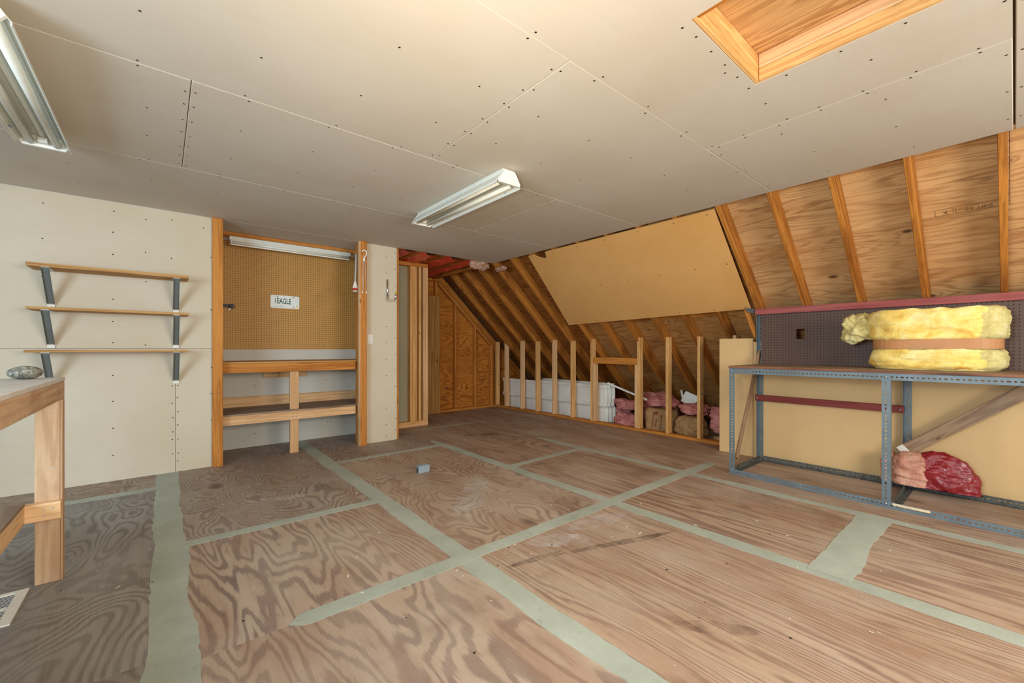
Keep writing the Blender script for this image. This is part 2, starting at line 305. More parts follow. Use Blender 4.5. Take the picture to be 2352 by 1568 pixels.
M['pink_fluff'] = fluff('pink_fiberglass', [(0.3, rgb(140, 86, 80)), (0.5, rgb(188, 120, 114)), (0.72, rgb(214, 156, 148))], 7.0)
M['pink_pale'] = fluff('pale_pink_fiberglass', [(0.3, rgb(168, 112, 92)), (0.5, rgb(206, 150, 128)), (0.72, rgb(226, 180, 160))], 9.0)
b = NB('kraft_paper', 0.7, 0.25); n = b.noise(b.coord((1, 1, 1), False), 6, 5, 0.65, 1.0); b.bump(n, 0.5, 0.01); M['kraft'] = b.out(b.ramp(n, [(0.3, rgb(140, 108, 70)), (0.7, rgb(182, 148, 102))]))
M['strap'] = plain('kraft_strap', rgb(186, 132, 86), 0.5, 0.35, var=0.08)
b = NB('crumpled_foil_paper', 0.4, 0.4); n = b.noise(b.coord((1, 1, 1), False), 22, 5, 0.7, 1.5); b.bump(n, 0.9, 0.012); M['crumple'] = b.out(b.ramp(n, [(0.3, rgb(150, 104, 86)), (0.6, rgb(206, 168, 146))]))
b = NB('red_film', 0.22, 0.6); n = b.noise(b.coord((1, 1, 1), False), 8, 4, 0.6, 1.0); b.bump(n, 0.5, 0.01); M['red_film'] = b.out(b.ramp(n, [(0.3, rgb(196, 44, 32)), (0.7, rgb(232, 78, 60))]))
b = NB('red_plastic_bag', 0.2, 0.6); n = b.noise(b.coord((1, 1, 1), False), 14, 5, 0.65, 1.5); b.bump(n, 0.7, 0.012); M['red_bag'] = b.out(b.ramp(n, [(0.3, rgb(120, 22, 30)), (0.7, rgb(164, 44, 50))]))
M['white_enamel'] = plain('white_enamel', rgb(236, 234, 222), 0.35, 0.45, var=0.03)
M['white_reflector'] = plain('white_reflector', rgb(218, 220, 210), 0.4, 0.4, var=0.05)
M['tube_glass'] = plain('fluorescent_tube', rgb(226, 226, 212), 0.25, 0.5, var=0.05, scale=12)
M['white_vinyl'] = plain('white_vinyl', rgb(244, 246, 238), 0.45, 0.4, var=0.04)
M['white_plastic'] = plain('white_plastic', rgb(232, 228, 216), 0.4, 0.4, var=0.03)
M['chrome'] = plain('bright_chrome', (0.72, 0.72, 0.70, 1), 0.22, 0.6, 1.0, var=0.05)
M['galv'] = plain('galvanised_steel', rgb(196, 200, 198), 0.4, 0.5, 0.5)
M['bracket_steel'] = plain('dark_bracket_steel', rgb(116, 122, 118), 0.5, 0.45, 0.1, var=0.1)
M['black_rubber'] = plain('black_rubber', rgb(40, 44, 46), 0.5, 0.4)
M['yellow_tip'] = plain('yellow_vinyl_tip', rgb(226, 206, 40), 0.4)
M['red_enamel'] = plain('red_enamel', rgb(190, 52, 36), 0.4)
M['brass'] = plain('brass', (0.72, 0.5, 0.2, 1), 0.25, 0.5, 1.0)
M['blue_sticker'] = plain('blue_sticker', rgb(70, 112, 158), 0.5)
M['ink_green'] = plain('plate_green_ink', rgb(56, 84, 78), 0.6)
M['ink_faint'] = plain('plate_faint_ink', rgb(150, 156, 152), 0.6)
M['ink_red'] = plain('bag_red_ink', rgb(134, 52, 44), 0.7)
M['ink_brown'] = plain('stamp_brown_ink', rgb(112, 78, 46), 0.8)
M['plate_white'] = plain('plate_white', rgb(228, 232, 226), 0.4, 0.4, var=0.05, scale=20)
M['grey_box'] = plain('grey_metal_box', rgb(158, 172, 184), 0.4, 0.5, 0.3, var=0.08)
M['grey_box_dark'] = plain('grey_metal_box_dark', rgb(92, 100, 108), 0.5)
M['label_cream'] = plain('cream_label', rgb(214, 200, 164), 0.6)
b = NB('speckled_stone', 0.5, 0.4); n = b.noise(b.coord((1, 1, 1), False), 60, 5, 0.7, 1.0); M['stone'] = b.out(b.ramp(n, [(0.35, rgb(58, 56, 50)), (0.5, rgb(112, 108, 96)), (0.66, rgb(160, 156, 142))]))
M['grey_board'] = wood('weathered_board', rgb(164, 134, 104), rgb(116, 88, 64), rgb(66, 46, 34), rings=7, along=0.5, across=12, knots=0.5, kscale=(4, 12, 12), fiber=0.5, wear=rgb(176, 160, 142))
M['bench_edge'] = wood('rusty_bench_edge', rgb(142, 96, 70), rgb(96, 62, 46), rgb(50, 34, 28), rings=5, along=0.8, across=14, knots=0, fiber=0.4, stain=rgb(84, 60, 50))
M['backing'] = plain('attic_backing', rgb(96, 66, 40), 0.9)
# ------------------------------------------------------------------ floor
floor = mk('floor', [(-2.7, -2.5, -0.14), (6.5, -2.5, -0.14), (6.5, 6.7, -0.14), (-2.7, 6.7, -0.14), (-2.7, -2.5, -0.02), (6.5, -2.5, -0.02), (6.5, 6.7, -0.02), (-2.7, 6.7, -0.02)],
           [(0, 3, 2, 1), (4, 5, 6, 7), (0, 1, 5, 4), (1, 2, 6, 5), (2, 3, 7, 6), (3, 0, 4, 7)], M['backing'])
tag(floor, 'worn plywood subfloor with green filler bands over its joints', kind='structure')
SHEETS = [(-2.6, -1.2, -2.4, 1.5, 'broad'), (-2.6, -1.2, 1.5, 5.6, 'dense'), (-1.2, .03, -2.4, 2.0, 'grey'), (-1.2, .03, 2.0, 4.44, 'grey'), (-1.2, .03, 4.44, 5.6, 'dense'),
          (.03, 1.27, -2.4, 1.9, 'broad'), (.03, 1.27, 1.9, 3.07, 'broad'), (.03, 1.27, 3.07, 5.6, 'dense'),
          (1.27, 2.54, -2.4, 1.9, 'fine'), (1.27, 2.54, 1.9, 4.3, 'swirl'), (1.27, 2.54, 4.3, 6.6, 'dense'),
          (2.54, 3.69, -2.4, .6, 'grain'), (2.54, 3.69, .6, 1.9, 'grain'), (2.54, 3.69, 1.9, 3.1, 'grain'), (2.54, 3.69, 3.1, 5.4, 'grain'), (2.54, 3.69, 5.4, 6.6, 'swirl'),
          (3.69, 5.0, -2.4, 1.9, 'grain'), (3.69, 5.0, 1.9, 4.3, 'grain'), (3.69, 5.0, 4.3, 6.6, 'grain'), (5.0, 6.4, -2.4, 2.1, 'dense'), (5.0, 6.4, 2.1, 6.6, 'dense')]
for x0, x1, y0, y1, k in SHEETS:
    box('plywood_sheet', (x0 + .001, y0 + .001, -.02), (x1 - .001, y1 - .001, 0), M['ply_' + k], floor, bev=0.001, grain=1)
def filler(p0, p1, hw, z, jit=0.25, taper=0.0):
    p0 = Vector((*p0, 0)); p1 = Vector((*p1, 0)); d = p1 - p0; L = d.length; d.normalize(); n = Vector((-d.y, d.x, 0)); k = max(6, int(L / .035)); vs = []; fs = []
    sd = random.uniform(0, 90)
    for i in range(k + 1):
        t = i / k; p = p0 + d * L * t
        e = min(1.0, min(t, 1 - t) * L / max(taper, 1e-4)) ** .5 if taper else 1.0
        a = hw * e * (1 + jit * (mnoise.noise(Vector((t * L * 2.1 + sd, 1, 0))) * 1.6 + mnoise.noise(Vector((t * L * 17 + sd, 2, 0))) * .5))
        c_ = hw * e * (1 + jit * (mnoise.noise(Vector((t * L * 2.3 + sd, 5, 0))) * 1.6 + mnoise.noise(Vector((t * L * 15 + sd, 7, 0))) * .5))
        vs += [p + n * a, p - n * c_]
    m = len(vs); vs = [v + Vector((0, 0, .0001)) for v in vs] + [v + Vector((0, 0, z)) for v in vs]
    for i in range(k):
        a = 2 * i; fs += [(m + a, m + a + 1, m + a + 3, m + a + 2), (a, a + 2, m + a + 2, m + a), (a + 1, m + a + 1, m + a + 3, a + 3)]
    bm = bmesh.new(); bv = [bm.verts.new(v) for v in vs]
    for f in fs: bm.faces.new([bv[i] for i in f])
    bmesh.ops.recalc_face_normals(bm, faces=bm.faces)
    return from_bm('seam_filler', bm, M['filler'], floor)
filler((.035, 5.0), (.03, 1.1), .075, .0010, .3)
filler((-1.6, 4.44), (.03, 4.44), .05, .0013, .35)
filler((.03, 3.07), (1.26, 3.03), .042, .0016, .15)
filler((1.275, 5.6), (1.25, -.6), .062, .0011, .22)
filler((.40, 1.90), (4.2, 1.915), .048, .0018, .14, .06)
filler((1.25, 4.30), (2.55, 4.31), .038, .0015, .2)
filler((2.53, 4.6), (2.56, -1.2), .052, .0012, .22, .3)
filler((2.55, 3.10), (3.70, 3.15), .036, .0014, .3)
filler((3.66, 3.9), (3.67, -1.2), .045, .0013, .4, .4)
filler((2.55, .60), (3.68, .60), .085, .0021, .2)
filler((2.55, 5.3), (3.9, 5.3), .03, .0012, .6, .5)
# ------------------------------------------------------------------ ceiling with the hatch opening
HX0, HX1, HY0, HY1 = 1.545, 2.163, 0.03, 0.788
def ring(name, lo, hi, ilo, ihi, z0, z1, mat, parent=None):
    o_ = [(lo[0], lo[1]), (hi[0], lo[1]), (hi[0], hi[1]), (lo[0], hi[1])]; i_ = [(ilo[0], ilo[1]), (ihi[0], ilo[1]), (ihi[0], ihi[1]), (ilo[0], ihi[1])]
    vs = [(x, y, z) for z in (z0, z1) for x, y in o_ + i_]; fs = []
    for k in range(4):
        j = (k + 1) % 4
        fs += [(k, 4 + k, 4 + j, j), (8 + k, 8 + j, 12 + j, 12 + k), (k, j, 8 + j, 8 + k), (4 + k, 12 + k, 12 + j, 4 + j)]
    bm = bmesh.new(); bv = [bm.verts.new(Vector(v)) for v in vs]
    for f in fs: bm.faces.new([bv[i] for i in f])
    return from_bm(name, bm, mat, parent)
ceiling = ring('ceiling', (-2.7, -2.5), (3.69, 4.92), (HX0, HY0), (HX1, HY1), H + .014, H + .04, M['backing'])
tag(ceiling, 'unpainted tan drywall ceiling in sheets with dark screw heads', kind='structure')
Z0, Z1 = H, H + .0127
g = .0013
def csheet(x0, x1, y0, y1): return box('drywall_sheet', (x0 + g, y0 + g, Z0), (x1 - g, y1 - g, Z1), M['drywall_ceiling'], ceiling, bev=0.003, grain=0)
XE = 3.738
ring('drywall_sheet', (.2 + g, .004), (2.633 - g, 1.235 - g), (HX0, HY0), (HX1, HY1), Z0, Z1, M['drywall_ceiling'], ceiling)
for a in [(-2.6, .2, 0, 1.235), (2.633, XE, .003, 1.235), (-2.6, -1.08, 1.235, 2.46), (-1.08, 1.36, 1.235, 2.46), (1.36, XE, 1.235, 2.46), (-2.6, .106, 2.46, 3.69), (.106, 2.54, 2.46, 3.69), (2.54, XE, 2.46, 3.69),
          (-2.6, -1.1, 3.69, 4.92), (-1.1, 1.3, 3.69, 4.92), (1.3, XE, 3.69, 4.92), (-2.6, 1.4, -1.22, -.002), (1.4, XE, -1.22, -.002), (-2.6, 1.4, -2.44, -1.22), (1.4, XE, -2.44, -1.22), (.3, 2.02, 4.92, 5.62)]: csheet(*a)
def dots(name, pts, nrm, r, mat, parent):
    nrm = Vector(nrm); u = nrm.orthogonal().normalized(); v = nrm.cross(u); vs = []; fs = []
    for p in pts:
        p = Vector(p); k = len(vs); vs += [p + nrm * .0006 + (u * math.cos(a * math.pi / 3) + v * math.sin(a * math.pi / 3)) * r for a in range(6)]; fs.append(tuple(range(k, k + 6)))
    o = mk(name, vs, fs, mat, parent); o['kind'] = 'stuff'; return o
pts = []
for y in (0, 1.235, 2.46, 3.69):
    x = -.9
    while x < 3.7:
        for s_ in (-.022, .022): pts.append((x + random.uniform(-.03, .03), y + s_, H))
        x += .406
for x, y0, y1 in ((2.633, 0, 1.235), (1.36, 1.235, 2.46), (.106, 2.46, 3.69), (2.54, 2.46, 3.69)):
    y = y0 + .1
    while y < y1:
        for s_ in (-.02, .02): pts.append((x + s_, y + random.uniform(-.03, .03), H))
        y += .18
x = -.88
while x < 3.7:
    for y in (.42, .84, 1.64, 2.05, 2.87, 3.28, 4.1, 4.5): pts.append((x + random.uniform(-.015, .015), y + random.uniform(-.03, .03), H))
    x += .406
pts = [p for p in pts if not (HX0 - .01 < p[0] < HX1 + .01 and p[1] < HY1 + .01)]
for k in range(5): pts += [(HX0 + .1 + k * .13, HY1 + .03, H)]
for k in range(4): pts += [(HX1 + .03, HY1 - .12 - k * .2, H)]
dots('screw_head', pts, (0, 0, -1), .0055, M['screw'], ceiling)
# hatch frame and cover
hatch = empty('attic_hatch', ((HX0 + HX1) / 2, (HY0 + HY1) / 2, H + .13), 'wooden attic hatch panel with dark knots inside a pine-lined ceiling opening', 'hatch')
zt = H + .126
box('frame_board', (HX0 + .001, HY1 - .02, H + .002), (HX1 - .001, HY1 - .001, zt), M['lumber'], hatch)
box('frame_board', (HX1 - .02, HY0, H + .002), (HX1 - .001, HY1 - .021, H + .062), M['lumber'], hatch)
box('frame_board', (HX1 - .02, HY0, H + .063), (HX1 - .001, HY1 - .021, zt), M['lumber_pale'], hatch)
box('frame_board', (HX0 + .001, HY0, H + .002), (HX0 + .02, HY1 - .021, zt), M['lumber_orange'], hatch)
box('frame_board', (HX0 + .021, HY0, H + .002), (HX1 - .021, HY0 + .018, zt), M['lumber_orange'], hatch)
box('cover_panel', (HX0 - .04, HY0 - .04, zt + .001), (HX1 + .04, HY1 + .04, zt + .018), M['hatch_ply'], hatch, grain=1)
# alcove ceiling: joists and red faced insulation
for x in (2.30, 2.58, 2.96, 3.32, 3.66):
    box('joist', (x - .019, 4.945, H + .002), (x + .019, 6.56, H + .14), M['rafter'], ceiling, grain=1)
box('joist', (3.60, 4.95, H - .05), (3.638, 6.56, H), M['rafter'], ceiling, grain=1)
for x0, x1 in ((2.32, 2.56), (2.60, 2.94), (2.98, 3.30), (3.34, 3.64)):
    vs = []; fs = []; nx, ny = 14, 60
    for j in range(ny + 1):
        for i in range(nx + 1):
            u = i / nx; x = x0 + (x1 - x0) * u; y = 4.95 + 1.6 * j / ny
            z = H + .028 - .045 * math.sin(math.pi * u) + .016 * fbm((x * 3, y, 3.1), 7, 3)
            vs.append((x, y, max(z, H - .03)))
    for j in range(ny):
        for i in range(nx): a = j * (nx + 1) + i; fs.append((a, a + 1, a + nx + 2, a + nx + 1))
    mk('insulation_facing', vs, fs, M['red_film'], ceiling, True)
# ------------------------------------------------------------------ left wall: drywall sheets, niche and column
YW = 4.92
wl = mk('wall_left', [(-2.6, YW + .014, 0), (.36, YW + .014, 0), (.36, YW + .03, 0), (-2.6, YW + .03, 0), (-2.6, YW + .014, H), (.36, YW + .014, H), (.36, YW + .03, H), (-2.6, YW + .03, H)],
        [(0, 1, 5, 4), (1, 2, 6, 5), (2, 3, 7, 6), (3, 0, 4, 7), (4, 5, 6, 7), (0, 3, 2, 1)], M['backing'])
tag(wl, 'bare drywall wall with a workbench niche and dark screw heads', kind='structure')
def wsheet(x0, x1, z0, z1, y=YW, mat='drywall_wall'): return box('drywall_sheet', (x0 + .001, y, z0 + .001), (x1 - .001, y + .0127, z1 - .001), M[mat], wl, bev=0.0012, grain=0)
wsheet(-2.6, .37, 1.128, H); wsheet(-2.34, .094, 0, 1.128); wsheet(.094, .37, 0, 1.128); wsheet(1.835, 2.243, 0, H)
wsheet(.30, 2.05, 0, 1.3, 5.612, 'drywall_niche'); wsheet(.30, 2.05, 1.3, H, 5.612, 'drywall_niche')
box('niche_side', (.318, 4.95, .001), (.33, 5.611, H - .001), M['drywall_niche'], wl)
box('niche_side', (2.03, 4.95, .001), (2.043, 5.611, H - .001), M['drywall_niche'], wl)
box('stud', (2.236, YW + .014, .001), (2.274, YW + .103, H - .001), M['lumber_orange'], wl)
pts = []
for x, zs in ((-.725, (2.28, 2.0, 1.70, 1.42)), (-.318, (2.3, 2.12, 1.93, 1.75, 1.55, 1.36, 1.18, .9, .68, .45, .22)), (-.11, (2.27, 1.98, 1.72, 1.16)), (.07, (2.3, 1.95)), (.075, (.79, .63, .5, .37, .3, .17)), (.112, (.79, .68, .55, .43, .3, .17, .1)), (.36, (2.0, 1.5, .95, .7, .45)), (.30, (2.27,))):
    for z in zs: pts.append((x + random.uniform(-.004, .004), YW, z))
for z in (2.25, 2.05, 1.84, 1.4, 1.2, 1.0, .8, .6, .4, .2, .06):
    pts.append((2.105, YW, z)); pts.append((2.218, YW, z + .06))
dots('screw_head', pts, (0, -1, 0), .0055, M['screw'], wl)
dots('screw_head', [(x, 5.612, z) for x, z in ((.82, .7), (.82, .15), (1.25, .72), (1.25, .2), (1.6, .73), (1.62, .2), (1.66, .2), (.5, .72))], (0, -1, 0), .006, M['screw'], wl)
t1 = box('trim_1', (.368, 4.882, 0), (.452, 4.918, H - .002), M['lumber_orange']); tag(t1, 'orange wooden post at the left side of the pegboard niche', kind='structure')
t2 = empty('trim_2', (1.80, 4.87, 0), 'doubled orange wooden post at the right side of the pegboard niche', kind='structure')
box('face_board', (1.768, 4.845, 0), (1.838, 4.884, H - .002), M['lumber_orange'], t2)
box('edge_board', (1.754, 4.852, 0), (1.7675, 4.915, H - .002), M['lumber_pale'], t2)
box('side_stud', (1.772, 4.8845, 0), (1.812, 5.03, H - .002), M['lumber_orange'], t2)
# ------------------------------------------------------------------ right slope: rafters and sheathing
SL = math.radians(43.0); DV = Vector((math.cos(SL), 0, -math.sin(SL))); NV = Vector((math.sin(SL), 0, math.cos(SL))); E0 = Vector((3.75, 0, H))
def SP(s, y, n=0.0): return E0 + DV * s + NV * n + Vector((0, y, 0))
wr = empty('wall_right', (5.4, 2.2, 0.4), 'sloping roof of bare rafters and stained plywood sheathing', kind='structure')
RY = [1.676 + .4075 * k for k in range(-8, 13)]
RY = [y for y in RY if -2.2 < y < 6.55]
for y in RY: beam('rafter', SP(-.32, y, .0705), SP(3.36, y, .0705), .038, .139, M['rafter'], wr, up=NV, bev=.003)
beam('rafter', SP(-.1, 6.545, .0), SP(3.38, 6.545, .0), .03, .14, M['rafter'], wr, up=NV)
for s0, s1, ys in ((-.32, .60, (-2.2, .02, 2.46, 4.9, 6.6)), (.60, 1.82, (-2.2, 1.676, 4.12, 6.6)), (1.82, 3.04, (-2.2, 1.676, 4.12, 6.6)), (3.04, 3.42, (-2.2, 1.24, 3.68, 6.6))):
    for a, c_ in zip(ys, ys[1:]):
        beam('sheathing_panel', SP((s0 + s1) / 2, a + .001, .147), SP((s0 + s1) / 2, c_ - .001, .147), s1 - s0 - .002, .012, M['sheathing_dark' if c_ > 4.5 else 'sheathing_mid' if (c_ > 2.5 or s0 > 1.8) else 'sheathing'], wr, up=NV, bev=.001)
for k in range(len(RY) - 1):
    if 1.9 < RY[k] < 3.6: beam('blocking', SP(1.36, RY[k] + .022, .118), SP(1.36, RY[k + 1] - .022, .118), .09, .03, M['rafter'], wr, up=NV)
beam('roofing_felt', SP(1.6, -2.2, .1605), SP(1.6, 6.6, .1605), 4.0, .012, M['backing'], wr, up=NV, bev=0)
box('eave_board', (6.36, -2.2, 0), (6.40, 6.6, .24), M['backing'], wr, bev=0)
# grade stamp between two rafters
sx, sy = Vector((0, 1, 0)), DV      # rotated half a turn: reads from the other side
def stamp(s, y): return frame_mtx(SP(s, y, .1395), (0, 1, 0), DV)
st = text_mesh('grade_stamp', 'SHIFT  2-2', .034, M['ink_brown'], stamp(.60 - .03, .155), wr, .85, .0003)
text_mesh('grade_stamp', 'K', .04, M['ink_brown'], stamp(.60 - .03, .315), wr, 1.0, .0003)
def stamp_box(y0, y1, s0, s1):
    for a, c_ in (((s0, y0), (s0, y1)), ((s1, y0), (s1, y1)), ((s0, y0), (s1, y0)), ((s0, y1), (s1, y1))): beam('grade_stamp', SP(a[0], a[1], .1402), SP(c_[0], c_[1], .1402), .0025, .0006, M['ink_brown'], wr, up=NV, bev=0)
stamp_box(.055, .262, .543, .592); stamp_box(.275, .365, .543, .592)
# ------------------------------------------------------------------ gable end wall
YG = 6.57
def sx_at(z): return 3.75 + (H - z) / math.tan(SL)
wb = extrude_poly('wall_back', [(2.2, 0), (6.5, 0), (6.5, .04), (3.62, 2.74), (2.2, 2.74)], lambda u, v, w_: Vector((u, YG + .013 + w_, v)), .02, M['backing'])
tag(wb, 'gable end wall of orange plywood with studs', kind='structure')
def gable_panel(poly): o = extrude_poly('plywood_panel', poly, lambda u, v, w_: Vector((u, YG + w_, v)), .012, M['gable_ply'], wb); return o
zz = lambda x: H - (x - 3.75) * math.tan(SL)
gable_panel([(2.2, 0), (3.418, 0), (3.418, H + .04), (2.2, H + .04)]); gable_panel([(3.42, 0), (4.638, 0), (4.638, zz(4.638) + .04), (3.72, H + .04), (3.42, H + .04)]); gable_panel([(4.64, 0), (6.25, 0), (6.2, .06), (4.64, zz(4.64) + .04)])
for x, zt_ in ((3.69, zz(3.69) - .09), (4.09, zz(4.13) - .09), (4.52, zz(4.55) - .09), (4.905, zz(4.93) - .09)):
    box('stud', (x - .019, YG - .085, .04), (x + .019, YG - .001, min(zt_, 2.30)), M['lumber_orange'], wb)
    
box('bottom_plate', (3.2, YG - .088, .001), (4.985, YG - .001, .039), M['lumber_orange'], wb)
beam('top_plate', Vector((3.42, YG - .045, 2.335)), Vector((3.72, YG - .045, 2.335)), .085, .038, M['lumber_orange'], wb)
beam('top_plate', SP(.06, YG - .075, -.09), SP(1.83, YG - .075, -.09), .05, .03, M['lumber_orange'], wb, up=NV)
# ------------------------------------------------------------------ knee wall
wk = empty('wall_knee', (5.03, 4.3, 0), 'low knee wall of open wooden studs under the rafters', kind='structure')
box('bottom_plate', (4.99, 1.8, 0), (5.079, 6.56, .038), M['lumber_orange'], wk)
for y, zt_ in ((6.47, 1.262), (6.185, 1.25), (5.73, 1.27), (5.325, 1.252), (4.92, 1.276), (4.51, 1.255), (4.105, 1.276), (3.29, 1.28), (2.868, 1.276), (2.452, 1.278), (2.04, 1.28)):
    box('stud', (4.99, y - .019, .0385), (5.079, y + .019, zt_), M['lumber' if (int(y * 100) % 3) else 'lumber_pale'], wk)
for y in (4.105 - .042, 3.29 + .042): box('jack_stud', (4.992, y - .0185, .0385), (5.079, y + .0185, .905), M['lumber_pale'], wk)
box('header', (4.993, 3.312, .9055), (5.079, 4.083, .998), M['lumber_orange'], wk)
# ------------------------------------------------------------------ unfinished partition in the alcove
wp = empty('wall_partition', (2.65, 5.6, 0), 'unfinished stud partition with pale lumber studs in the alcove', kind='structure')
box('bottom_plate', (2.26, 5.556, 0), (3.02, 5.645, .038), M['lumber_pale'], wp); box('bottom_plate', (2.26, 5.556, .0385), (3.02, 5.645, .0765), M['lumber'], wp)
box('top_plate', (2.26, 5.556, 2.318), (3.02, 5.645, 2.372), M['lumber_orange'], wp)
for x0, x1 in ((2.735, 2.772), (2.773, 2.845), (2.872, 2.91), (2.945, 2.982), (2.983, 3.02)):
    box('stud', (x0, 5.557, .077), (x1, 5.645, 2.3175), M['lumber' if x0 < 2.9 else 'lumber_pale'], wp)
box('drywall_sheet', (2.26, 5.6455, 0), (3.02, 5.658, 2.372), M['drywall_back'], wp, bev=.001)
box('side_sheet', (2.205, 5.03, .001), (2.218, 6.568, H - .001), M['drywall_back'], wp, bev=.001)
box('roof_deck', (2.19, 4.93, H + .15), (3.70, 6.60, H + .17), M['backing'], ceiling, bev=0)
# paint flakes and wood chips scattered on the floor
vs = []; fs = []
rnd = random.Random(5)
for k in range(110):
    x, y = rnd.uniform(-.3, 4.0), rnd.uniform(.3, 5.2); s_ = rnd.uniform(.002, .0055); a = rnd.uniform(0, 6.3); e = rnd.uniform(1, 3.2)
    i = len(vs); z = .0022
    for u, v in ((-1, -1), (1, -.7), (.8, 1), (-1, .6)): vs.append((x + s_ * (u * e * math.cos(a) - v * math.sin(a)), y + s_ * (u * e * math.sin(a) + v * math.cos(a)), z))
    fs.append((i, i + 1, i + 2, i + 3))
o = mk('paint_flakes', vs, fs, M['white_plastic'], floor); o['kind'] = 'stuff'
vs = []; fs = []
for k in range(46):
    x, y = rnd.uniform(-.3, 4.0), rnd.uniform(.3, 5.2); i = len(vs)
    vs += [(x + .006 * math.cos(a) * rnd.uniform(.6, 1.2), y + .006 * math.sin(a) * rnd.uniform(.6, 1.2), .0012) for a in [j * math.pi / 3 for j in range(6)]]; fs.append(tuple(range(i, i + 6)))
o = mk('nail_heads', vs, fs, M['screw'], floor); o['kind'] = 'stuff'
# worn marks on the plywood: long dark scuffs and dusty white patches
def mark(name, p0, p1, hw, mat, z=.0004):
    o = filler(p0, p1, hw, z, .5, .25); o.name = name; o.data.materials.clear(); o.data.materials.append(mat); return o
def ghost(name, c, a):
    b = NB(name, 0.7, 0.2); n = b.noise(b.coord((9, 9, 9), False), 1.0, 6, 0.7); b.set(b.b.inputs['Alpha'], b.math('MULTIPLY', b.step(n, 0.38, 0.68), a)); return b.out(c)
SD, SW_ = ghost('dark_scuff', rgb(84, 66, 60), .6), ghost('white_dust', rgb(232, 230, 228), .45)
mark('floor_scuff', (1.62, 1.62), (2.45, 1.34), .022, SD); mark('floor_scuff', (1.36, 1.68), (1.72, 1.62), .025, SD)
mark('floor_scuff', (1.60, .92), (1.84, .64), .06, ghost('faint_brown_stain', rgb(92, 68, 56), .3))
mark('floor_scuff', (2.72, 3.02), (2.98, 2.92), .02, SD); mark('floor_scuff', (3.0, 4.6), (3.5, 4.3), .05, SD)
mark('dust_patch', (1.95, 1.78), (2.45, 1.72), .09, SW_); mark('dust_patch', (1.62, 1.82), (1.98, 1.62), .09, SW_); mark('dust_patch', (1.55, 2.35), (2.2, 3.1), .10, SW_); mark('dust_patch', (.55, 3.6), (.9, 3.5), .06, SW_)
# ------------------------------------------------------------------ fluorescent shop lights on the ceiling
def shop_light(x, y0, y1, label, flip):
    r = empty('shop_light', (x, (y0 + y1) / 2, H), label, 'ceiling light', 'twin tube shop lights on the ceiling')
    prof = [(-.108, -.112), (-.1085, -.098), (-.070, -.045), (-.050, -.040), (-.050, -.001), (.050, -.001), (.050, -.040), (.070, -.045), (.1085, -.098), (.108, -.112),
            (.105, -.111), (.1045, -.099), (.066, -.048), (.020, -.048), (.008, -.062), (-.008, -.062), (-.020, -.048), (-.066, -.048), (-.1045, -.099), (-.105, -.111)]
    extrude_poly('hood', prof, lambda u, v, w_: Vector((x + u, y0 + .004 + w_, H + v)), y1 - y0 - .008, M['white_reflector'], r)
    hexp = [(-.085, -.106), (-.098, -.09), (-.068, -.040), (-.046, -.012), (.046, -.012), (.068, -.040), (.098, -.09), (.085, -.106)]
    for ya in (y0 - .012, y1 - .006):
        e = extrude_poly('end_plate', hexp, lambda u, v, w_: Vector((x + u * .98, ya + w_, H + v)), .018, M['white_enamel'], r)
    for ya, yb in ((y0 + .006, y0 + .05), (y1 - .05, y1 - .006)):
        box('socket', (x - .02, ya, H - .092), (x + .02, yb, H - .064), M['white_plastic'], r)
    for sx_ in (-.052, .052):
        t = tube('tube', [(x + sx_, y0 + .03, H - .083), (x + sx_, y1 - .03, H - .083)], .019, M['tube_glass'], r, 16)
        for ya, yb in ((y0 + .012, y0 + .034), (y1 - .034, y1 - .012)): tube('tube_cap', [(x + sx_, ya, H - .083), (x + sx_, yb, H - .083)], .0195, M['galv'], t, 14)
    ys = y0 + .16 if flip else y1 - .2
    st_ = tube('sticker', [(x + (.0905 if flip else -.0905), ys, H - .0935), (x + (.0915 if flip else -.0915), ys, H - .0955)], .008, M['blue_sticker'], r, 12)
    return r
shop_light(1.862, 2.265, 3.535, 'white twin-tube shop light on the ceiling in the middle of the room', True)
shop_light(-.515, 2.265, 3.545, 'white twin-tube shop light on the ceiling near the left wall shelves', False)
# niche strip light and its ledger
lg = box('ledger_board', (.46, 5.375, H - .04), (2.02, 5.465, H - .001), M['lumber_orange']); tag(lg, 'orange wooden ledger board across the top of the pegboard niche', 'board')
nl = empty('strip_light', (1.19, 5.42, H - .041), 'slim white fluorescent strip light under the niche ledger', 'light')
box('housing', (.555, 5.385, H - .082), (1.835, 5.455, H - .041), M['white_reflector'], nl)
extrude_poly('reflector', [(0, 0), (.0025, 0), (.022, -.05), (.0195, -.05)], lambda u, v, w_: Vector((.56 + w_, 5.39 + u, H - .082 + v)), 1.27, M['white_enamel'], nl)
tube('tube', [(.585, 5.388, H - .105), (1.805, 5.388, H - .105)], .0165, M['tube_glass'], nl, 14)
for x in (.565, 1.81): box('socket', (x, 5.375, H - .128), (x + .018, 5.415, H - .0825), M['chrome'], nl)
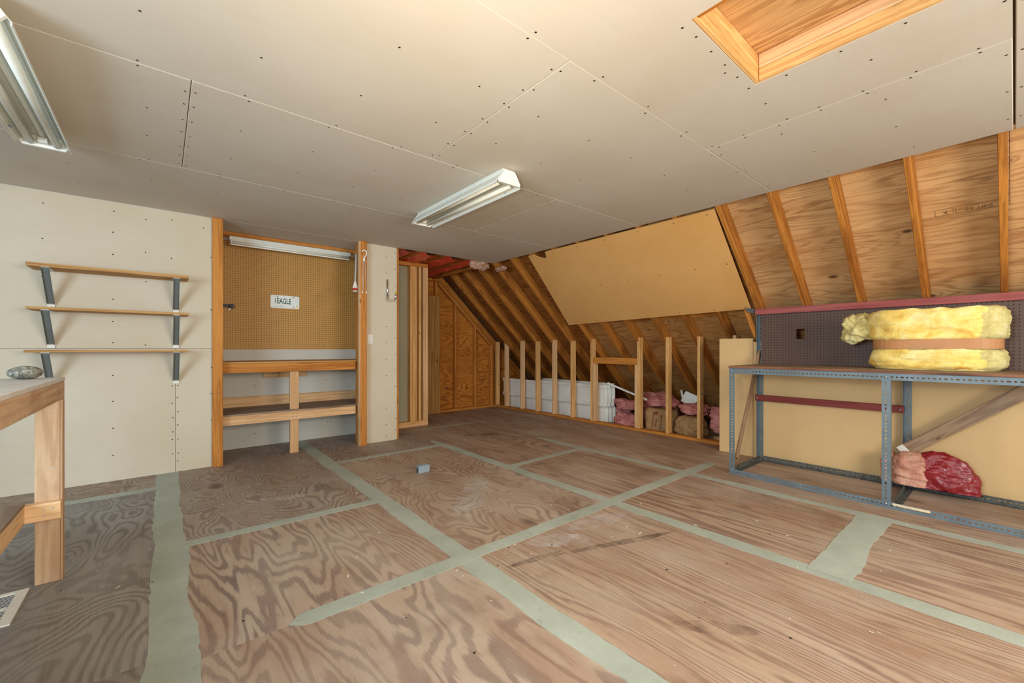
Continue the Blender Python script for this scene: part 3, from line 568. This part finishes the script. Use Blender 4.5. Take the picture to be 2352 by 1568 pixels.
# ------------------------------------------------------------------ pegboard and built-in bench in the niche
pb = box('pegboard', (.335, 5.602, 1.121), (2.025, 5.6115, 2.335), M['peg_tan'], bev=0, grain=0); tag(pb, 'tan perforated pegboard on the back wall of the niche', 'pegboard')
bb = empty('built_in_bench', (1.1, 5.3, 0), 'built-in pine workbench with a lower shelf inside the niche', 'workbench')
box('front_rail', (.453, 4.97, .885), (1.753, 5.008, .976), M['lumber_orange'], bb); box('front_rail', (.453, 4.97, .366), (1.753, 5.008, .456), M['lumber_pale'], bb)
box('worktop', (.335, 4.972, .9765), (2.025, 5.611, .994), M['shelf_ply'], bb); box('lower_shelf', (.335, 4.972, .4565), (2.025, 5.57, .472), M['shelf_dark'], bb)
box('centre_post', (1.062, 5.0085, 0), (1.148, 5.046, .4555), M['lumber_pale'], bb); box('centre_post', (1.062, 5.0085, .4725), (1.148, 5.046, .976), M['lumber_pale'], bb)
box('back_ledger', (.335, 5.573, .473), (2.025, 5.611, .583), M['lumber_pale'], bb)
for x0, x1 in ((.90, 1.06), (1.065, 1.37)): box('cleat', (x0, 5.585, .79), (x1, 5.611, .862), M['lumber_pale'], bb)
dots('nail_head', [(1.062 + i * .035 + .02, 4.97, z) for i in (0, 1) for z in (.915, .945, .395, .425)] + [(1.28, 4.97, .43), (1.3, 4.97, .40), (1.5, 4.97, .42)], (0, -1, 0), .004, M['screw'], bb)
# licence plate
lp = empty('license_plate', (1.134, 5.598, 1.683), 'white license plate reading 1EAGLE on the tan pegboard', 'license plate')
def rrect(w_, h_, r, n=5):
    o_ = []
    for cx_, cy_, a0 in ((w_ / 2 - r, h_ / 2 - r, 0), (-w_ / 2 + r, h_ / 2 - r, 90), (-w_ / 2 + r, -h_ / 2 + r, 180), (w_ / 2 - r, -h_ / 2 + r, 270)):
        for k in range(n): a = math.radians(a0 + 90 * k / (n - 1)); o_.append((cx_ + r * math.cos(a), cy_ + r * math.sin(a)))
    return o_
PLX, PLY, PLZ = 1.134, 5.5995, 1.686
tl = math.radians(.6)
def pf(u, v, w_): return Vector((PLX + u * math.cos(tl) + v * math.sin(tl), PLY - w_, PLZ - u * math.sin(tl) + v * math.cos(tl)))
extrude_poly('plate', rrect(.308, .153, .014), pf, .0015, M['plate_white'], lp)
pm = lambda u, v, w_=.0022: frame_mtx(pf(u, v, w_), (math.cos(tl), 0, -math.sin(tl)), (math.sin(tl), 0, math.cos(tl)))
text_mesh('lettering', '1EAGLE', .092, M['ink_green'], pm(-.026, .006), lp, .58, .0005, .0012)
text_mesh('lettering', 'WAS', .022, M['ink_faint'], pm(-.045, -.055), lp, .8, .0004)
for u, v in ((-.085, .06), (.092, .06), (-.09, -.058), (.092, -.058)):
    extrude_poly('bolt_hole', rrect(.013, .008, .0038, 4), lambda a, c_, w_: pf(u + a, v + c_, .0016 + w_), .0003, M['screw'], lp)
extrude_poly('tab_sticker', rrect(.02, .02, .003, 3), lambda a, c_, w_: pf(.128 + a, -.045 + c_, .0016 + w_), .0003, M['yellow_tip'], lp)
for a_, b_ in ((.15, .0705),):
    for zz_ in (-1, 1): beam('rim', pf(-.14, zz_ * .0735, .002), pf(.14, zz_ * .0735, .002), .0035, .0025, M['white_enamel'], lp, up=(0, 1, 0))
# caster bracket on the pegboard
cb_ = empty('caster_bracket', (.57, 5.59, 1.60), 'black pivot bracket on the pegboard beside the left post', 'bracket')
box('arm', (.44, 5.578, 1.585), (.59, 5.5995, 1.622), M['black_rubber'], cb_); tube('hub', [(.597, 5.5995, 1.60), (.597, 5.565, 1.60)], .026, M['black_rubber'], cb_, 18)
tube('hub_ring', [(.597, 5.5645, 1.60), (.597, 5.5605, 1.60)], .017, M['galv'], cb_, 18); tube('hub_pin', [(.597, 5.560, 1.60), (.597, 5.556, 1.60)], .010, M['black_rubber'], cb_, 14)
beam('tag', (.585, 5.575, 1.577), (.565, 5.575, 1.557), .012, .002, M['white_plastic'], cb_, up=(0, 1, 0))
# ------------------------------------------------------------------ hanging tools, wall hook, switch
ph = empty('plant_hanger', (1.80, 4.84, 2.03), 'white plastic hanging hook with wire strands on the right post', 'hanger')
yh = 4.836; hk = [(1.776, 2.245), (1.781, 2.262), (1.797, 2.272), (1.815, 2.268), (1.828, 2.252), (1.829, 2.232), (1.82, 2.21), (1.806, 2.188), (1.799, 2.165)]
tube('hook', [(x, yh, z) for x, z in hk], [.006, .007, .008, .008, .008, .008, .008, .0085, .013], M['white_plastic'], ph, 10)
box('hook_base', (1.786, yh - .006, 2.142), (1.812, yh + .006, 2.166), M['white_plastic'], ph)
for xa, xb in ((1.789, 1.779), (1.799, 1.789), (1.809, 1.826)):
    tube('strand', [(xa, yh, 2.143), ((xa + xb) / 2 + .003, yh, 1.96), (xb, yh, 1.79)], .002, M['white_plastic'], ph, 6)
for xa in (1.781, 1.824): box('strand_clip', (xa - .006, yh - .004, 1.768), (xa + .008, yh + .004, 1.795), M['white_plastic'], ph)
bt = empty('scraper_tool', (1.74, 4.95, 1.85), 'long-handled tool with a red and chrome head hung beside the right post', 'tool')
beam('handle', (1.752, 4.955, 2.235), (1.740, 4.955, 1.90), .012, .020, M['galv'], bt, up=(1, 0, 0), bev=.004)
extrude_poly('fork', [(-.008, .08), (.008, .08), (.03, 0), (-.03, 0)], lambda u, v, w_: Vector((1.738 + u, 4.945 + w_, 1.835 + v)), .018, M['white_plastic'], bt)
box('head', (1.705, 4.925, 1.812), (1.765, 4.965, 1.836), M['red_enamel'], bt, bev=.005); box('blade', (1.708, 4.922, 1.785), (1.768, 4.97, 1.8115), M['chrome'], bt, bev=.003)
tube('nail', [(1.72, 4.955, 2.245), (1.771, 4.955, 2.238)], .0025, M['galv'], bt, 6)
hkr = empty('wall_hook', (2.115, 4.92, 1.85), 'chrome utility hook with a yellow tip on the drywall column', 'hook')
tube('back_bar', [(2.112, 4.909, 1.972), (2.112, 4.906, 1.73)], .0105, M['chrome'], hkr, 12)
tube('arm', [(2.112, 4.906, 1.735), (2.112, 4.900, 1.715), (2.112, 4.875, 1.708), (2.112, 4.70, 1.708), (2.112, 4.675, 1.716), (2.112, 4.668, 1.74), (2.112, 4.668, 1.775)], .0095, M['chrome'], hkr, 12)
tube('tip', [(2.112, 4.668, 1.775), (2.112, 4.668, 1.795)], .0115, M['yellow_tip'], hkr, 12)
for z in (1.78, 1.93): tube('screw', [(2.112, 4.899, z), (2.112, 4.893, z)], .005, M['screw'], hkr, 8)
sw = empty('light_switch', (1.905, 4.92, 1.243), 'white toggle switch plate on the drywall column beside the right post', 'light switch')
extrude_poly('cover_plate', rrect(.058, .108, .006, 4), lambda u, v, w_: Vector((1.905 + u, 4.9198 - w_, 1.243 + v)), .005, M['white_plastic'], sw)
box('toggle', (1.900, 4.905, 1.236), (1.910, 4.9145, 1.256), M['white_enamel'], sw)
for z in (1.213, 1.273): tube('screw', [(1.905, 4.9145, z), (1.905, 4.9135, z)], .003, M['screw'], sw, 8)
# ------------------------------------------------------------------ shelves on brackets on the left wall
SHELF = [(1.7455, 1.772, -.773, .182, 'top'), (1.424, 1.444, -.773, .182, 'middle'), (1.100, 1.118, -.781, .172, 'bottom')]
for z0, z1, x0, x1, nm in SHELF:
    s_ = box('wall_shelf', (x0, 4.668, z0), (x1, 4.905, z1), M['shelf_ply'], bev=.0015); tag(s_, {'top': 'topmost and thickest of the three plywood shelves on the left wall', 'middle': 'middle of the three plywood shelves on the left wall', 'bottom': 'lowest of the three plywood shelves on the left wall'}[nm], 'shelf', 'plywood shelves on the left wall')
    for xb, side in ((-.677, 'left'), (.098, 'right')):
        b_ = empty('shelf_bracket', (xb, 4.918, z0), f'dark steel bracket under the {side} end of the {nm} wall shelf', 'bracket', 'steel shelf brackets on the left wall')
        zb = z0 - .262
        box('top_arm', (xb - .022, 4.676, z0 - .003), (xb + .022, 4.914, z0 - .0003), M['galv'], b_, bev=0)
        p0 = Vector((xb, 4.686, z0 - .008)); p1 = Vector((xb, 4.909, zb + .004)); d = (p1 - p0).normalized(); up = Vector((1, 0, 0)).cross(d)
        beam('strut', p0, p1, .042, .003, M['bracket_steel'], b_, up=up, bev=0)
        for s2 in (-1, 1): beam('strut_flange', p0 + Vector((s2 * .0205, 0, 0)) + up * -.007 * (1 if up.y > 0 else -1), p1 + Vector((s2 * .0205, 0, 0)) + up * -.007 * (1 if up.y > 0 else -1), .002, .013, M['bracket_steel'], b_, up=up, bev=0)
        box('foot', (xb - .022, 4.9085, zb - .028), (xb + .022, 4.914, zb - .002), M['white_plastic'], b_, bev=.001)
# ------------------------------------------------------------------ workbench at the left edge
wbk = empty('workbench', (-.7, 2.0, 0), 'worn timber workbench with a pale top at the left edge', 'workbench')
XR = -.374
box('top_panel', (-1.12, .9, .970), (XR + .002, 3.046, .988), M['bench_top'], wbk, grain=1, bev=.002)
box('front_apron', (XR - .037, .9, .882), (XR, 3.044, .9695), M['bench_wood'], wbk); box('end_apron', (-1.11, 3.006, .882), (XR - .038, 3.044, .9695), M['bench_wood'], wbk)
for x0 in (-.466, -1.11):
    for ya in (2.985, 1.0):
        box('leg', (x0, ya, 0), (x0 + .084, ya + .02, .8815), M['bench_wood'], wbk); box('leg_side', (x0 + .0845, ya, 0), (x0 + .093, ya + .055, .8815), M['bench_wood'], wbk)
box('cross_rail', (-1.11, 2.945, .313), (XR, 2.9845, .396), M['lumber_pale'], wbk); box('cross_rail', (-1.11, 1.03, .313), (XR, 1.07, .396), M['lumber_pale'], wbk)
box('stretcher', (-.512, 1.0705, .313), (-.490, 2.9445, .396), M['lumber_pale'], wbk); box('stretcher', (-1.11, 1.0705, .313), (-1.088, 2.9445, .396), M['lumber_pale'], wbk)
box('lower_shelf', (-1.11, 1.03, .3965), (-.488, 2.9445, .412), M['shelf_dark'], wbk, grain=1)
dots('nail_head', [(-.405, 2.985, z) for z in (.83, .55, .05)] + [(-.43, 2.985, .60), (-.40, 2.945, .372), (-.43, 2.945, .368), (-.43, 2.945, .335), (-.435, 2.985, .27), (-.41, 2.985, .272)], (0, -1, 0), .004, M['galv'], wbk)
st_ = blob('river_stone', (-.487, 2.935, 1.0185), (.056, .046, .031), M['stone'], None, 2.1, .003, 20, sub=4, flat=.988); tag(st_, 'flat oval speckled grey stone on the left workbench', 'stone')
# floor register
fr = empty('floor_register', (-.63, 2.815, 0), 'white metal floor register beside the leg of the left workbench', 'vent')
ring('frame', (-.79, 2.63), (-.478, 3.0 - .03), (-.765, 2.655), (-.515, 2.945), .0002, .006, M['white_enamel'], fr)
for k in range(22):
    y = 2.66 + k * .0132
    if abs(y - 2.80) < .008: continue
    beam('louver', (-.764, y, .003), (-.516, y, .003), .0118, .0012, M['white_vinyl'], fr, up=(0, .35, 1), bev=0)
box('divider', (-.764, 2.792, .0005), (-.516, 2.808, .0055), M['white_enamel'], fr, bev=0); box('duct', (-.764, 2.656, .0002), (-.516, 2.944, .0008), M['screw'], fr, bev=0)
# electrical box on the floor
eb = empty('outlet_box', (1.83, 3.465, 0), 'small grey metal electrical box lying on the plywood floor', 'electrical box')
box('body', (1.778, 3.44, 0), (1.888, 3.492, .060), M['grey_box'], eb, bev=.004); box('cover_lip', (1.777, 3.439, .0605), (1.889, 3.493, .066), M['grey_box'], eb, bev=.002)
for k in range(3): box('cover_ridge', (1.80 + k * .024, 3.446, .0662), (1.812 + k * .024, 3.486, .073), M['grey_box'], eb, bev=.002)
box('end_recess', (1.7765, 3.447, .006), (1.7778, 3.485, .052), M['grey_box_dark'], eb, bev=0); tube('knockout', [(1.7762, 3.466, .026), (1.775, 3.466, .026)], .009, M['screw'], eb, 12)
# ------------------------------------------------------------------ slotted steel bench on the right
def flange(bm, o, L, ex, ew, w_, hole=True, pitch=.0265, t=.002):
    """perforated strip from o along ex (length L) and ew (width w_)"""
    o = Vector(o); ex = Vector(ex).normalized(); ew = Vector(ew).normalized(); nn = ex.cross(ew); n = max(1, int(round(L / pitch))); pc = L / n
    P = lambda x, y: o + ex * x + ew * y
    cols = []; 
    V = {}
    def vert(x, y):
        k = (round(x, 5), round(y, 5))
        if k not in V: V[k] = bm.verts.new(P(x, y))
        return V[k]
    for i in range(n):
        x0 = i * pc; x1 = x0 + pc; cx_ = (x0 + x1) / 2; cy_ = w_ * .52
        hx, hy = ((.0092, .0050) if i % 2 == 0 else (.0054, .0054)); k = .55
        if not hole: bm.faces.new((vert(x0, 0), vert(x1, 0), vert(x1, w_), vert(x0, w_))); continue
        a = [(cx_ - hx, cy_ - hy * k), (cx_ - hx * k, cy_ - hy), (cx_ + hx * k, cy_ - hy), (cx_ + hx, cy_ - hy * k), (cx_ + hx, cy_ + hy * k), (cx_ + hx * k, cy_ + hy), (cx_ - hx * k, cy_ + hy), (cx_ - hx, cy_ + hy * k)]
        h = [bm.verts.new(P(*q)) for q in a]; c0, c1, c2, c3 = vert(x0, 0), vert(x1, 0), vert(x1, w_), vert(x0, w_)
        for f in ((c0, c1, h[2], h[1]), (c1, c2, h[4], h[3]), (c2, c3, h[6], h[5]), (c3, c0, h[0], h[7]), (c0, h[1], h[0]), (c1, h[3], h[2]), (c2, h[5], h[4]), (c3, h[7], h[6])): bm.faces.new(f)
def angle(name, p0, p1, da, db, wa, wb_, mat, parent, ha=True, hb=True):
    p0 = Vector(p0); p1 = Vector(p1); e = p1 - p0; L = e.length; bm = bmesh.new()
    flange(bm, (0, 0, 0), L, e, da, wa, ha); flange(bm, Vector(db).normalized() * .0022, L, e, db, wb_ - .0022, hb)
    bmesh.ops.recalc_face_normals(bm, faces=bm.faces); bmesh.ops.solidify(bm, geom=list(bm.faces), thickness=.002)
    me_o = from_bm(name, bm, mat, parent, False, p0); return me_o
sb = empty('steel_workbench', (4.3, .6, 0), 'blue-grey slotted steel workbench frame with a plywood top and red rail', 'workbench')
XF, XK = 3.947, 4.712; YE, YN = 1.656, -.47
for y, sg in ((YE, -1), (.562, 1), (YN, 1)):
    angle('leg', (XF, y, .002), (XF, y, .955), (0, sg, 0), (1, 0, 0), .046, .040, M['steel'], sb)
for y, zt_ in ((1.690, 1.478), (.585, .95), (YN, .95)):
    angle('leg', (XK, y, .002), (XK, y, zt_), (0, -1, 0), (-1, 0, 0), .046, .040, M['steel'], sb)
angle('top_rail', (XF - .0025, YN, .953), (XF - .0025, YE, .953), (0, 0, -1), (1, 0, 0), .046, .040, M['steel'], sb, True, False)
angle('top_rail', (XK - .042, YN, .953), (XK - .042, 1.642, .953), (0, 0, -1), (-1, 0, 0), .046, .040, M['steel'], sb, True, False)
angle('bottom_rail', (XF - .0025, YN, .001), (XF - .0025, YE, .001), (0, 0, 1), (1, 0, 0), .046, .040, M['steel'], sb)
angle('bottom_rail', (XK - .044, YN, .001), (XK - .044, 1.642, .001), (0, 0, 1), (-1, 0, 0), .046, .040, M['steel_dark'], sb)
for y in (YE - .004, .557):
    angle('cross_bar', (XF + .042, y, .002), (XK - .086, y, .002), (0, 0, 1), (0, -1, 0), .046, .040, M['steel_dark'], sb)
tp = box('bench_top', (XF - .012, YN - .02, .9555), (4.662, YE + .004, .972), M['bench_edge'], sb, bev=.001, grain=1)
box('top_surface', (XF - .010, YN - .018, .9722), (4.660, YE + .002, .9735), M['shelf_dark'], sb, bev=0, grain=1)
box('back_pegboard', (4.664, YN - .02, .974), (4.670, 1.640, 1.47), M['peg_brown'], sb, bev=0, grain=1) if False else None
def peg_with_hole():
    y0, y1, z0, z1, a0, a1, c0, c1 = YN - .2, 1.640, .974, 1.512, 1.268, 1.338, 1.222, 1.318
    bm = bmesh.new(); vs = []
    for x in (-.003, .003):
        for y, z in ((y0, z0), (y1, z0), (y1, z1), (y0, z1), (a0, c0), (a1, c0), (a1, c1), (a0, c1)): vs.append(bm.verts.new((y - .6, -x, z - 1.2)))
    for k in range(4):
        j = (k + 1) % 4
        for f in ((k, j, 4 + j, 4 + k), (8 + k, 12 + k, 12 + j, 8 + j), (k, 8 + k, 8 + j, j), (4 + k, 4 + j, 12 + j, 12 + k)): bm.faces.new([vs[i] for i in f])
    o = from_bm('back_pegboard', bm, M['peg_brown'], sb, False, (4.664, .6, 1.2)); o.rotation_euler = (0, 0, math.pi / 2); return o
peg_with_hole()
box('red_rail', (4.622, YN - .2, 1.472), (4.6605, 1.690, 1.530), M['red_paint'], sb)
box('red_cross_board', (4.640, .578, .602), (4.6655, 1.694, .662), M['red_paint_dark'], sb)
for y, z in ((1.675, .63), (.60, .63), (.598, .21), (.60, .05)): tube('bolt', [(4.6395, y, z), (4.632, y, z)], .008, M['bolt'], sb, 8)
for y, z in ((1.635, .04), (.585, .03), (.585, .93), (1.635, .93)): tube('bolt', [(XF - .0035, y, z), (XF - .009, y, z)], .007, M['bolt'], sb, 8)
box('paper_label', (XF - .0052, .36, .028), (XF - .0046, .55, .044), M['label_cream'], sb, bev=0)
angle('top_arm', (4.44, 1.699, 1.533), (4.668, 1.699, 1.533), (0, 0, -1), (0, 1, 0), .044, .03, M['steel'], sb)
beam('arm_brace', (4.47, 1.716, 1.522), (4.715, 1.716, 1.262), .020, .058, M['lumber_orange'], sb, up=(1, 0, 1))
beam('side_brace', (4.715, 1.676, 1.10), (4.150, 1.676, .10), .018, .060, M['grey_board'], sb, up=(1, 0, 0))
beam('diagonal_brace', (4.618, .575, .305), (4.618, -.17, .935), .022, .088, M['grey_board'], sb, up=(0, 1, 1))
beam('brace_end', (4.606, .590, .290), (4.606, .553, .322), .003, .088, M['white_plastic'], sb, up=(0, 1, 1), bev=0)
# panels behind the bench
pa = box('particle_panel', (4.724, 1.745, .001), (4.736, 2.088, 1.237), M['particle_pale'], grain=2); tag(pa, 'narrow tan particle board panel left of the steel workbench', 'panel')
pb2 = box('particle_panel', (4.724, -.75, .001), (4.736, 1.742, 1.20), M['particle_pale'], grain=1); tag(pb2, 'wide tan particle board panel behind the steel workbench', 'panel')
# big panel screwed to the rafters with a broken notch
pts2 = [(.012, 1.705), (.012, 3.84), (.03, 3.845), (.055, 3.85), (.085, 3.868), (.106, 3.89), (.10, 3.925), (.088, 3.955), (.07, 3.985), (.05, 4.015), (.028, 4.04), (.012, 4.05), (.012, 4.155), (1.303, 4.293), (1.222, 1.732)]
rp = extrude_poly('rafter_panel', pts2, lambda s, y, w_: SP(s, y, -.0135 + w_), .012, M['particle']); tag(rp, 'large tan hardboard panel screwed to the sloping rafters with a broken notch', 'panel')
dots('screw_head', [SP(s, y, -.0136) for y in (1.78, 2.1, 2.5, 2.92, 3.32, 3.73, 4.12) for s in (.05, .62 + .02 * (y - 1.7), 1.19 + .028 * (y - 1.7))], -NV, .006, M['screw'], rp)
# ------------------------------------------------------------------ yellow insulation roll
ir = empty('insulation_roll', (4.42, .39, .974), 'bundle of yellow fiberglass insulation with a brown paper strap on the steel bench', 'insulation')
def lump(name, z0, z1, rx, ry, cx_, cy_, mat, seed, pinch=0.0, amp=.012, n=96, m=26):
    vs = []; fs = []
    for j in range(m + 1):
        t = j / m; z = z0 + (z1 - z0) * t
        e = min(t, 1 - t) * (z1 - z0); rr = 1 - .07 * max(0, 1 - e / .035) ** 2 + pinch * math.sin(math.pi * t)
        for i in range(n):
            a = 2 * math.pi * i / n; ca, sa = math.cos(a), math.sin(a); k = (abs(ca) ** 3.2 + abs(sa) ** 3.2) ** (-1 / 3.2)
            p = Vector((cx_ + rx * ca * k * rr, cy_ + ry * sa * k * rr, z)); nrm = Vector((ca, sa, 0))
            pa_ = Vector((p.x, p.y * .55, p.z * 1.9)); d = amp * fbm(pa_ + Vector((seed, 0, 0)), 9, 4) - .008 * (1 - min(1, abs(mnoise.noise(pa_ * 11 + Vector((seed, 0, 0)))) * 5))
            d -= .016 * math.exp(-((p.y - .14) / .012) ** 2) * (1 if ca < 0 else 0)
            zj = (.012 * fbm(Vector((ca * 1.5, sa * 1.5, seed)), 2.2, 4) if 0 < j else 0)
            vs.append(p + nrm * d + Vector((0, 0, zj * t)))
    for j in range(m):
        for i in range(n): a = j * n + i; b2 = j * n + (i + 1) % n; fs.append((a, b2, b2 + n, a + n))
    k = len(vs); vs += [Vector((cx_, cy_, z0)), Vector((cx_, cy_, z1 - .004))]
    for i in range(n): fs.append((k, (i + 1) % n, i)); fs.append((k + 1, m * n + i, m * n + (i + 1) % n))
    o = mk(name, vs, fs, mat, ir, True)
    o.data.materials.append(M['yellow_dull'])
    for pl in o.data.polygons:
        if pl.center.y + o.location.y + ir.location.y < .135 + .01 * math.sin(pl.center.z * 60): pl.material_index = 1
    return o
CX, CY = 4.425, .385
lump('lower_batt', .982, 1.128, .212, .352, CX, CY, M['yellow_fluff'], 3.0, .03)
lump('upper_batt', 1.196, 1.418, .222, .362, CX, CY, M['yellow_fluff'], 11.0, .02, .015)
lump('core_batt', 1.10, 1.22, .186, .322, CX, CY, M['yellow_dull'], 5.0, 0, .003, 64, 6)
lump('bottom_layer', .9742, .990, .205, .345, CX, CY, M['yellow_dull'], 8.0, 0, .008, 80, 4)
def band():
    vs = []; fs = []; n = 64
    for z in (1.128, 1.204):
        for rr in (.205, .203):
            for i in range(n):
                a = 2 * math.pi * i / n; ca, sa = math.cos(a), math.sin(a); k = (abs(ca) ** 3.2 + abs(sa) ** 3.2) ** (-1 / 3.2)
                vs.append((CX + rr * ca * k, CY + (rr + .138) * sa * k, z))
    for i in range(n):
        j = (i + 1) % n
        fs += [(i, j, 2 * n + j, 2 * n + i), (n + i, 3 * n + i, 3 * n + j, n + j), (i, n + i, n + j, j), (2 * n + i, 2 * n + j, 3 * n + j, 3 * n + i)]
    mk('paper_strap', vs, fs, M['strap'], ir, False)
band()
blob('loose_flap', (4.40, .815, 1.285), (.075, .115, .095), M['yellow_dull'], ir, 4.5, .045, 9, .010, 12, 5, seed=4.0, shape=lambda q: (q.x, q.y, q.z + .25 * q.y * .3))
# ------------------------------------------------------------------ red bag on the back rail
rb = empty('insulation_bag', (4.6, .36, .05), 'red plastic bag with pink fiberglass spilling out under the steel bench', 'bag')
blob('bag_film', (4.585, .375, .05), (.075, .225, .275), M['red_bag'], rb, 2.2, .016, 9, .006, 9, 6, flat=.052, seed=2.0, an=(1, .8, 1.6))
blob('pink_batt', (4.582, .53, .12), (.085, .115, .185), M['pink_pale'], rb, 3.0, .016, 11, .008, 12, 6, flat=.052, seed=6.0, an=(1, .6, 2.0))
blob('pink_batt', (4.60, .665, .13), (.055, .05, .16), M['pink_pale'], rb, 2.6, .016, 12, .008, 14, 5, flat=.052, seed=9.0)
# ------------------------------------------------------------------ things stored behind the knee wall
PR = [(0, 0), (.012, 0), (.014, .20), (.018, .215), (.05, .245), (.052, .28), (.030, .30), (.028, .31), (.030, .49), (.036, .51), (.050, .53), (.050, .552), (.062, .560), (.062, .572), (.040, .572), (.038, .55), (.022, .52), (.018, .50), (.016, .305), (.018, .295), (.038, .275), (.038, .25), (.006, .222), (.002, .205)]
def vpanel(x, y0, y1, label, z=0.0, zs=1.0):
    o = extrude_poly('siding_panel', [(-u, v * zs) for u, v in PR], lambda u, v, w_: Vector((x + u, y0 + w_, z + v)), y1 - y0, M['white_vinyl']); tag(o, label, 'panel', 'white moulded panels behind the knee wall'); return o
vpanel(5.215, 4.03, 5.52, 'front one of the nested white moulded panels standing behind the knee wall studs', .002)
vpanel(5.255, 3.99, 5.50, 'second from the front of the nested white moulded panels behind the knee wall', .002)
vpanel(5.295, 3.95, 5.48, 'third from the front of the nested white moulded panels behind the knee wall', .002)
vpanel(5.335, 3.91, 5.46, 'rearmost of the nested white moulded panels behind the knee wall', .002, 1.04)
vpanel(5.195, 5.525, 6.44, 'white moulded panel behind the knee wall nearest the gable end', .002, .97)
bar = beam('trim_strip', (5.225, 3.98, .603), (5.225, 3.30, .41), .018, .028, M['white_vinyl']); tag(bar, 'thin white trim strip lying slanted behind the knee wall', 'trim strip')
tr = empty('tray_cover', (5.56, 2.86, .47), 'small white sheet metal cover leaning under the rafters', 'cover')
beam('plate', (5.60, 2.78, .40), (5.56, 2.95, .47), .004, .16, M['white_vinyl'], tr, up=(.3, 0, 1)); beam('lip', (5.575, 2.955, .40), (5.555, 2.975, .55), .03, .004, M['white_vinyl'], tr, up=(1, 0, 0), bev=0)
def batt(c, r, mat, label, seed, **kw):
    o = blob('insulation_batt', c, r, M[mat], None, kw.pop('p', 3.2), kw.pop('amp', .03), kw.pop('sc', 8), kw.pop('ridge', .010), kw.pop('rsc', 9), kw.pop('sub', 6), flat=.001, seed=seed, an=(1, .55, 1.7)); tag(o, label, 'insulation', 'insulation batts piled behind the knee wall'); return o
batt((5.36, 3.80, .17), (.10, .09, .20), 'pink_fluff', 'rough pink fiberglass heap right beside the white moulded panels', 1.0)
batt((5.18, 3.58, .325), (.09, .22, .068), 'pink_fluff', 'folded salmon pink batt left of the header opening stud', 5.0)
batt((5.17, 3.58, .098), (.08, .23, .098), 'pink_fluff', 'pink batt lying lowest left of the header opening stud', 8.0)
batt((5.55, 3.36, .23), (.10, .34, .27), 'pink_fluff', 'dark pink batt at the back behind the header opening', 13.0)
batt((5.27, 3.08, .40), (.12, .22, .065), 'pink_fluff', 'pink batt lying on top of the printed kraft bag', 17.0)
batt((5.24, 2.63, .355), (.12, .19, .07), 'pink_fluff', 'pink batt on the crumpled kraft paper right of the printed bag', 21.0)
batt((5.22, 2.25, .27), (.12, .15, .165), 'pink_fluff', 'pink batt standing upright beside the narrow tan panel', 25.0)
kb = empty('kraft_bag', (5.22, 3.07, 0), 'brown kraft insulation bag printed with red lettering behind the knee wall studs', 'bag')
blob('bag_paper', (5.22, 3.075, .16), (.115, .20, .16), M['kraft'], kb, 7.0, .008, 7, .003, 9, 6, flat=.001, seed=3.3)
FX = 5.100
def btext(s, y, z, size, xs=.8): return text_mesh('lettering', s, size, M['ink_red'], frame_mtx((FX, y, z), (0, -.12, 1), (0, 1, .12)), kb, xs, .0015, 0.0)
btext('Owens-Corning', 3.135, .165, .040); btext('Fiberglas', 3.092, .135, .040); btext('Building Insulation', 3.015, .155, .034)
mk('print_block', [(FX - .0005, 3.105, .245), (FX - .0005, 3.07, .245), (FX - .0005, 3.065, .285), (FX - .0005, 3.10, .285), (FX + .002, 3.105, .245), (FX + .002, 3.07, .245), (FX + .002, 3.065, .285), (FX + .002, 3.10, .285)], [(0, 1, 2, 3), (7, 6, 5, 4), (0, 4, 5, 1), (1, 5, 6, 2), (2, 6, 7, 3), (3, 7, 4, 0)], M['ink_red'], kb)
kp = empty('kraft_wrap', (5.2, 2.62, 0), 'crumpled brown kraft wrapper with faded print beside the printed bag', 'wrapper')
blob('paper', (5.20, 2.655, .13), (.09, .20, .135), M['kraft'], kp, 4.0, .016, 8, .010, 9, 6, flat=.001, seed=7.7)
text_mesh('lettering', '11', .06, M['ink_red'], frame_mtx((5.105, 2.56, .085), (0, -.2, 1), (0, 1, .2)), kp, .9, .002)
cr = blob('crumpled_wrap', (5.16, 2.22, .035), (.075, .13, .035), M['kraft'], None, 2.6, .025, 14, .02, 16, 5, flat=.001, seed=4.4); tag(cr, 'crumpled brown paper scraps on the floor beside the narrow tan panel', 'paper')
# torn paper hanging at the alcove ceiling
for c_, r_, lb, sd in (((3.55, 4.99, 2.345), (.17, .05, .075), 'torn crumpled pinkish facing paper hanging at the alcove ceiling corner', 1.0), ((3.80, 4.80, 2.29), (.05, .12, .03), 'small pink insulation scrap tucked under the rafters at the ceiling edge', 6.0)):
    o = blob('torn_facing', c_, r_, M['crumple'], None, 2.6, .02, 14, .02, 16, 5, seed=sd); tag(o, lb, 'paper')
# ------------------------------------------------------------------ door slab leaning on the gable wall
dr = empty('door_slab', (3.35, 6.44, 0), 'flush wooden door slab leaning against the gable wall with a brass knob', 'door')
dy = 6.415
box('panel', (2.98, dy, .004), (3.725, dy + .035, 2.036), M['veneer'], dr, grain=2)
tube('rose', [(3.665, dy - .0003, .93), (3.665, dy - .006, .93)], .026, M['brass'], dr, 16)
k_ = blob('knob', (3.665, dy - .042, .93), (.026, .024, .026), M['brass'], dr, 2.0, 0, sub=3); tube('neck', [(3.665, dy - .006, .93), (3.665, dy - .025, .93)], .011, M['brass'], dr, 12)
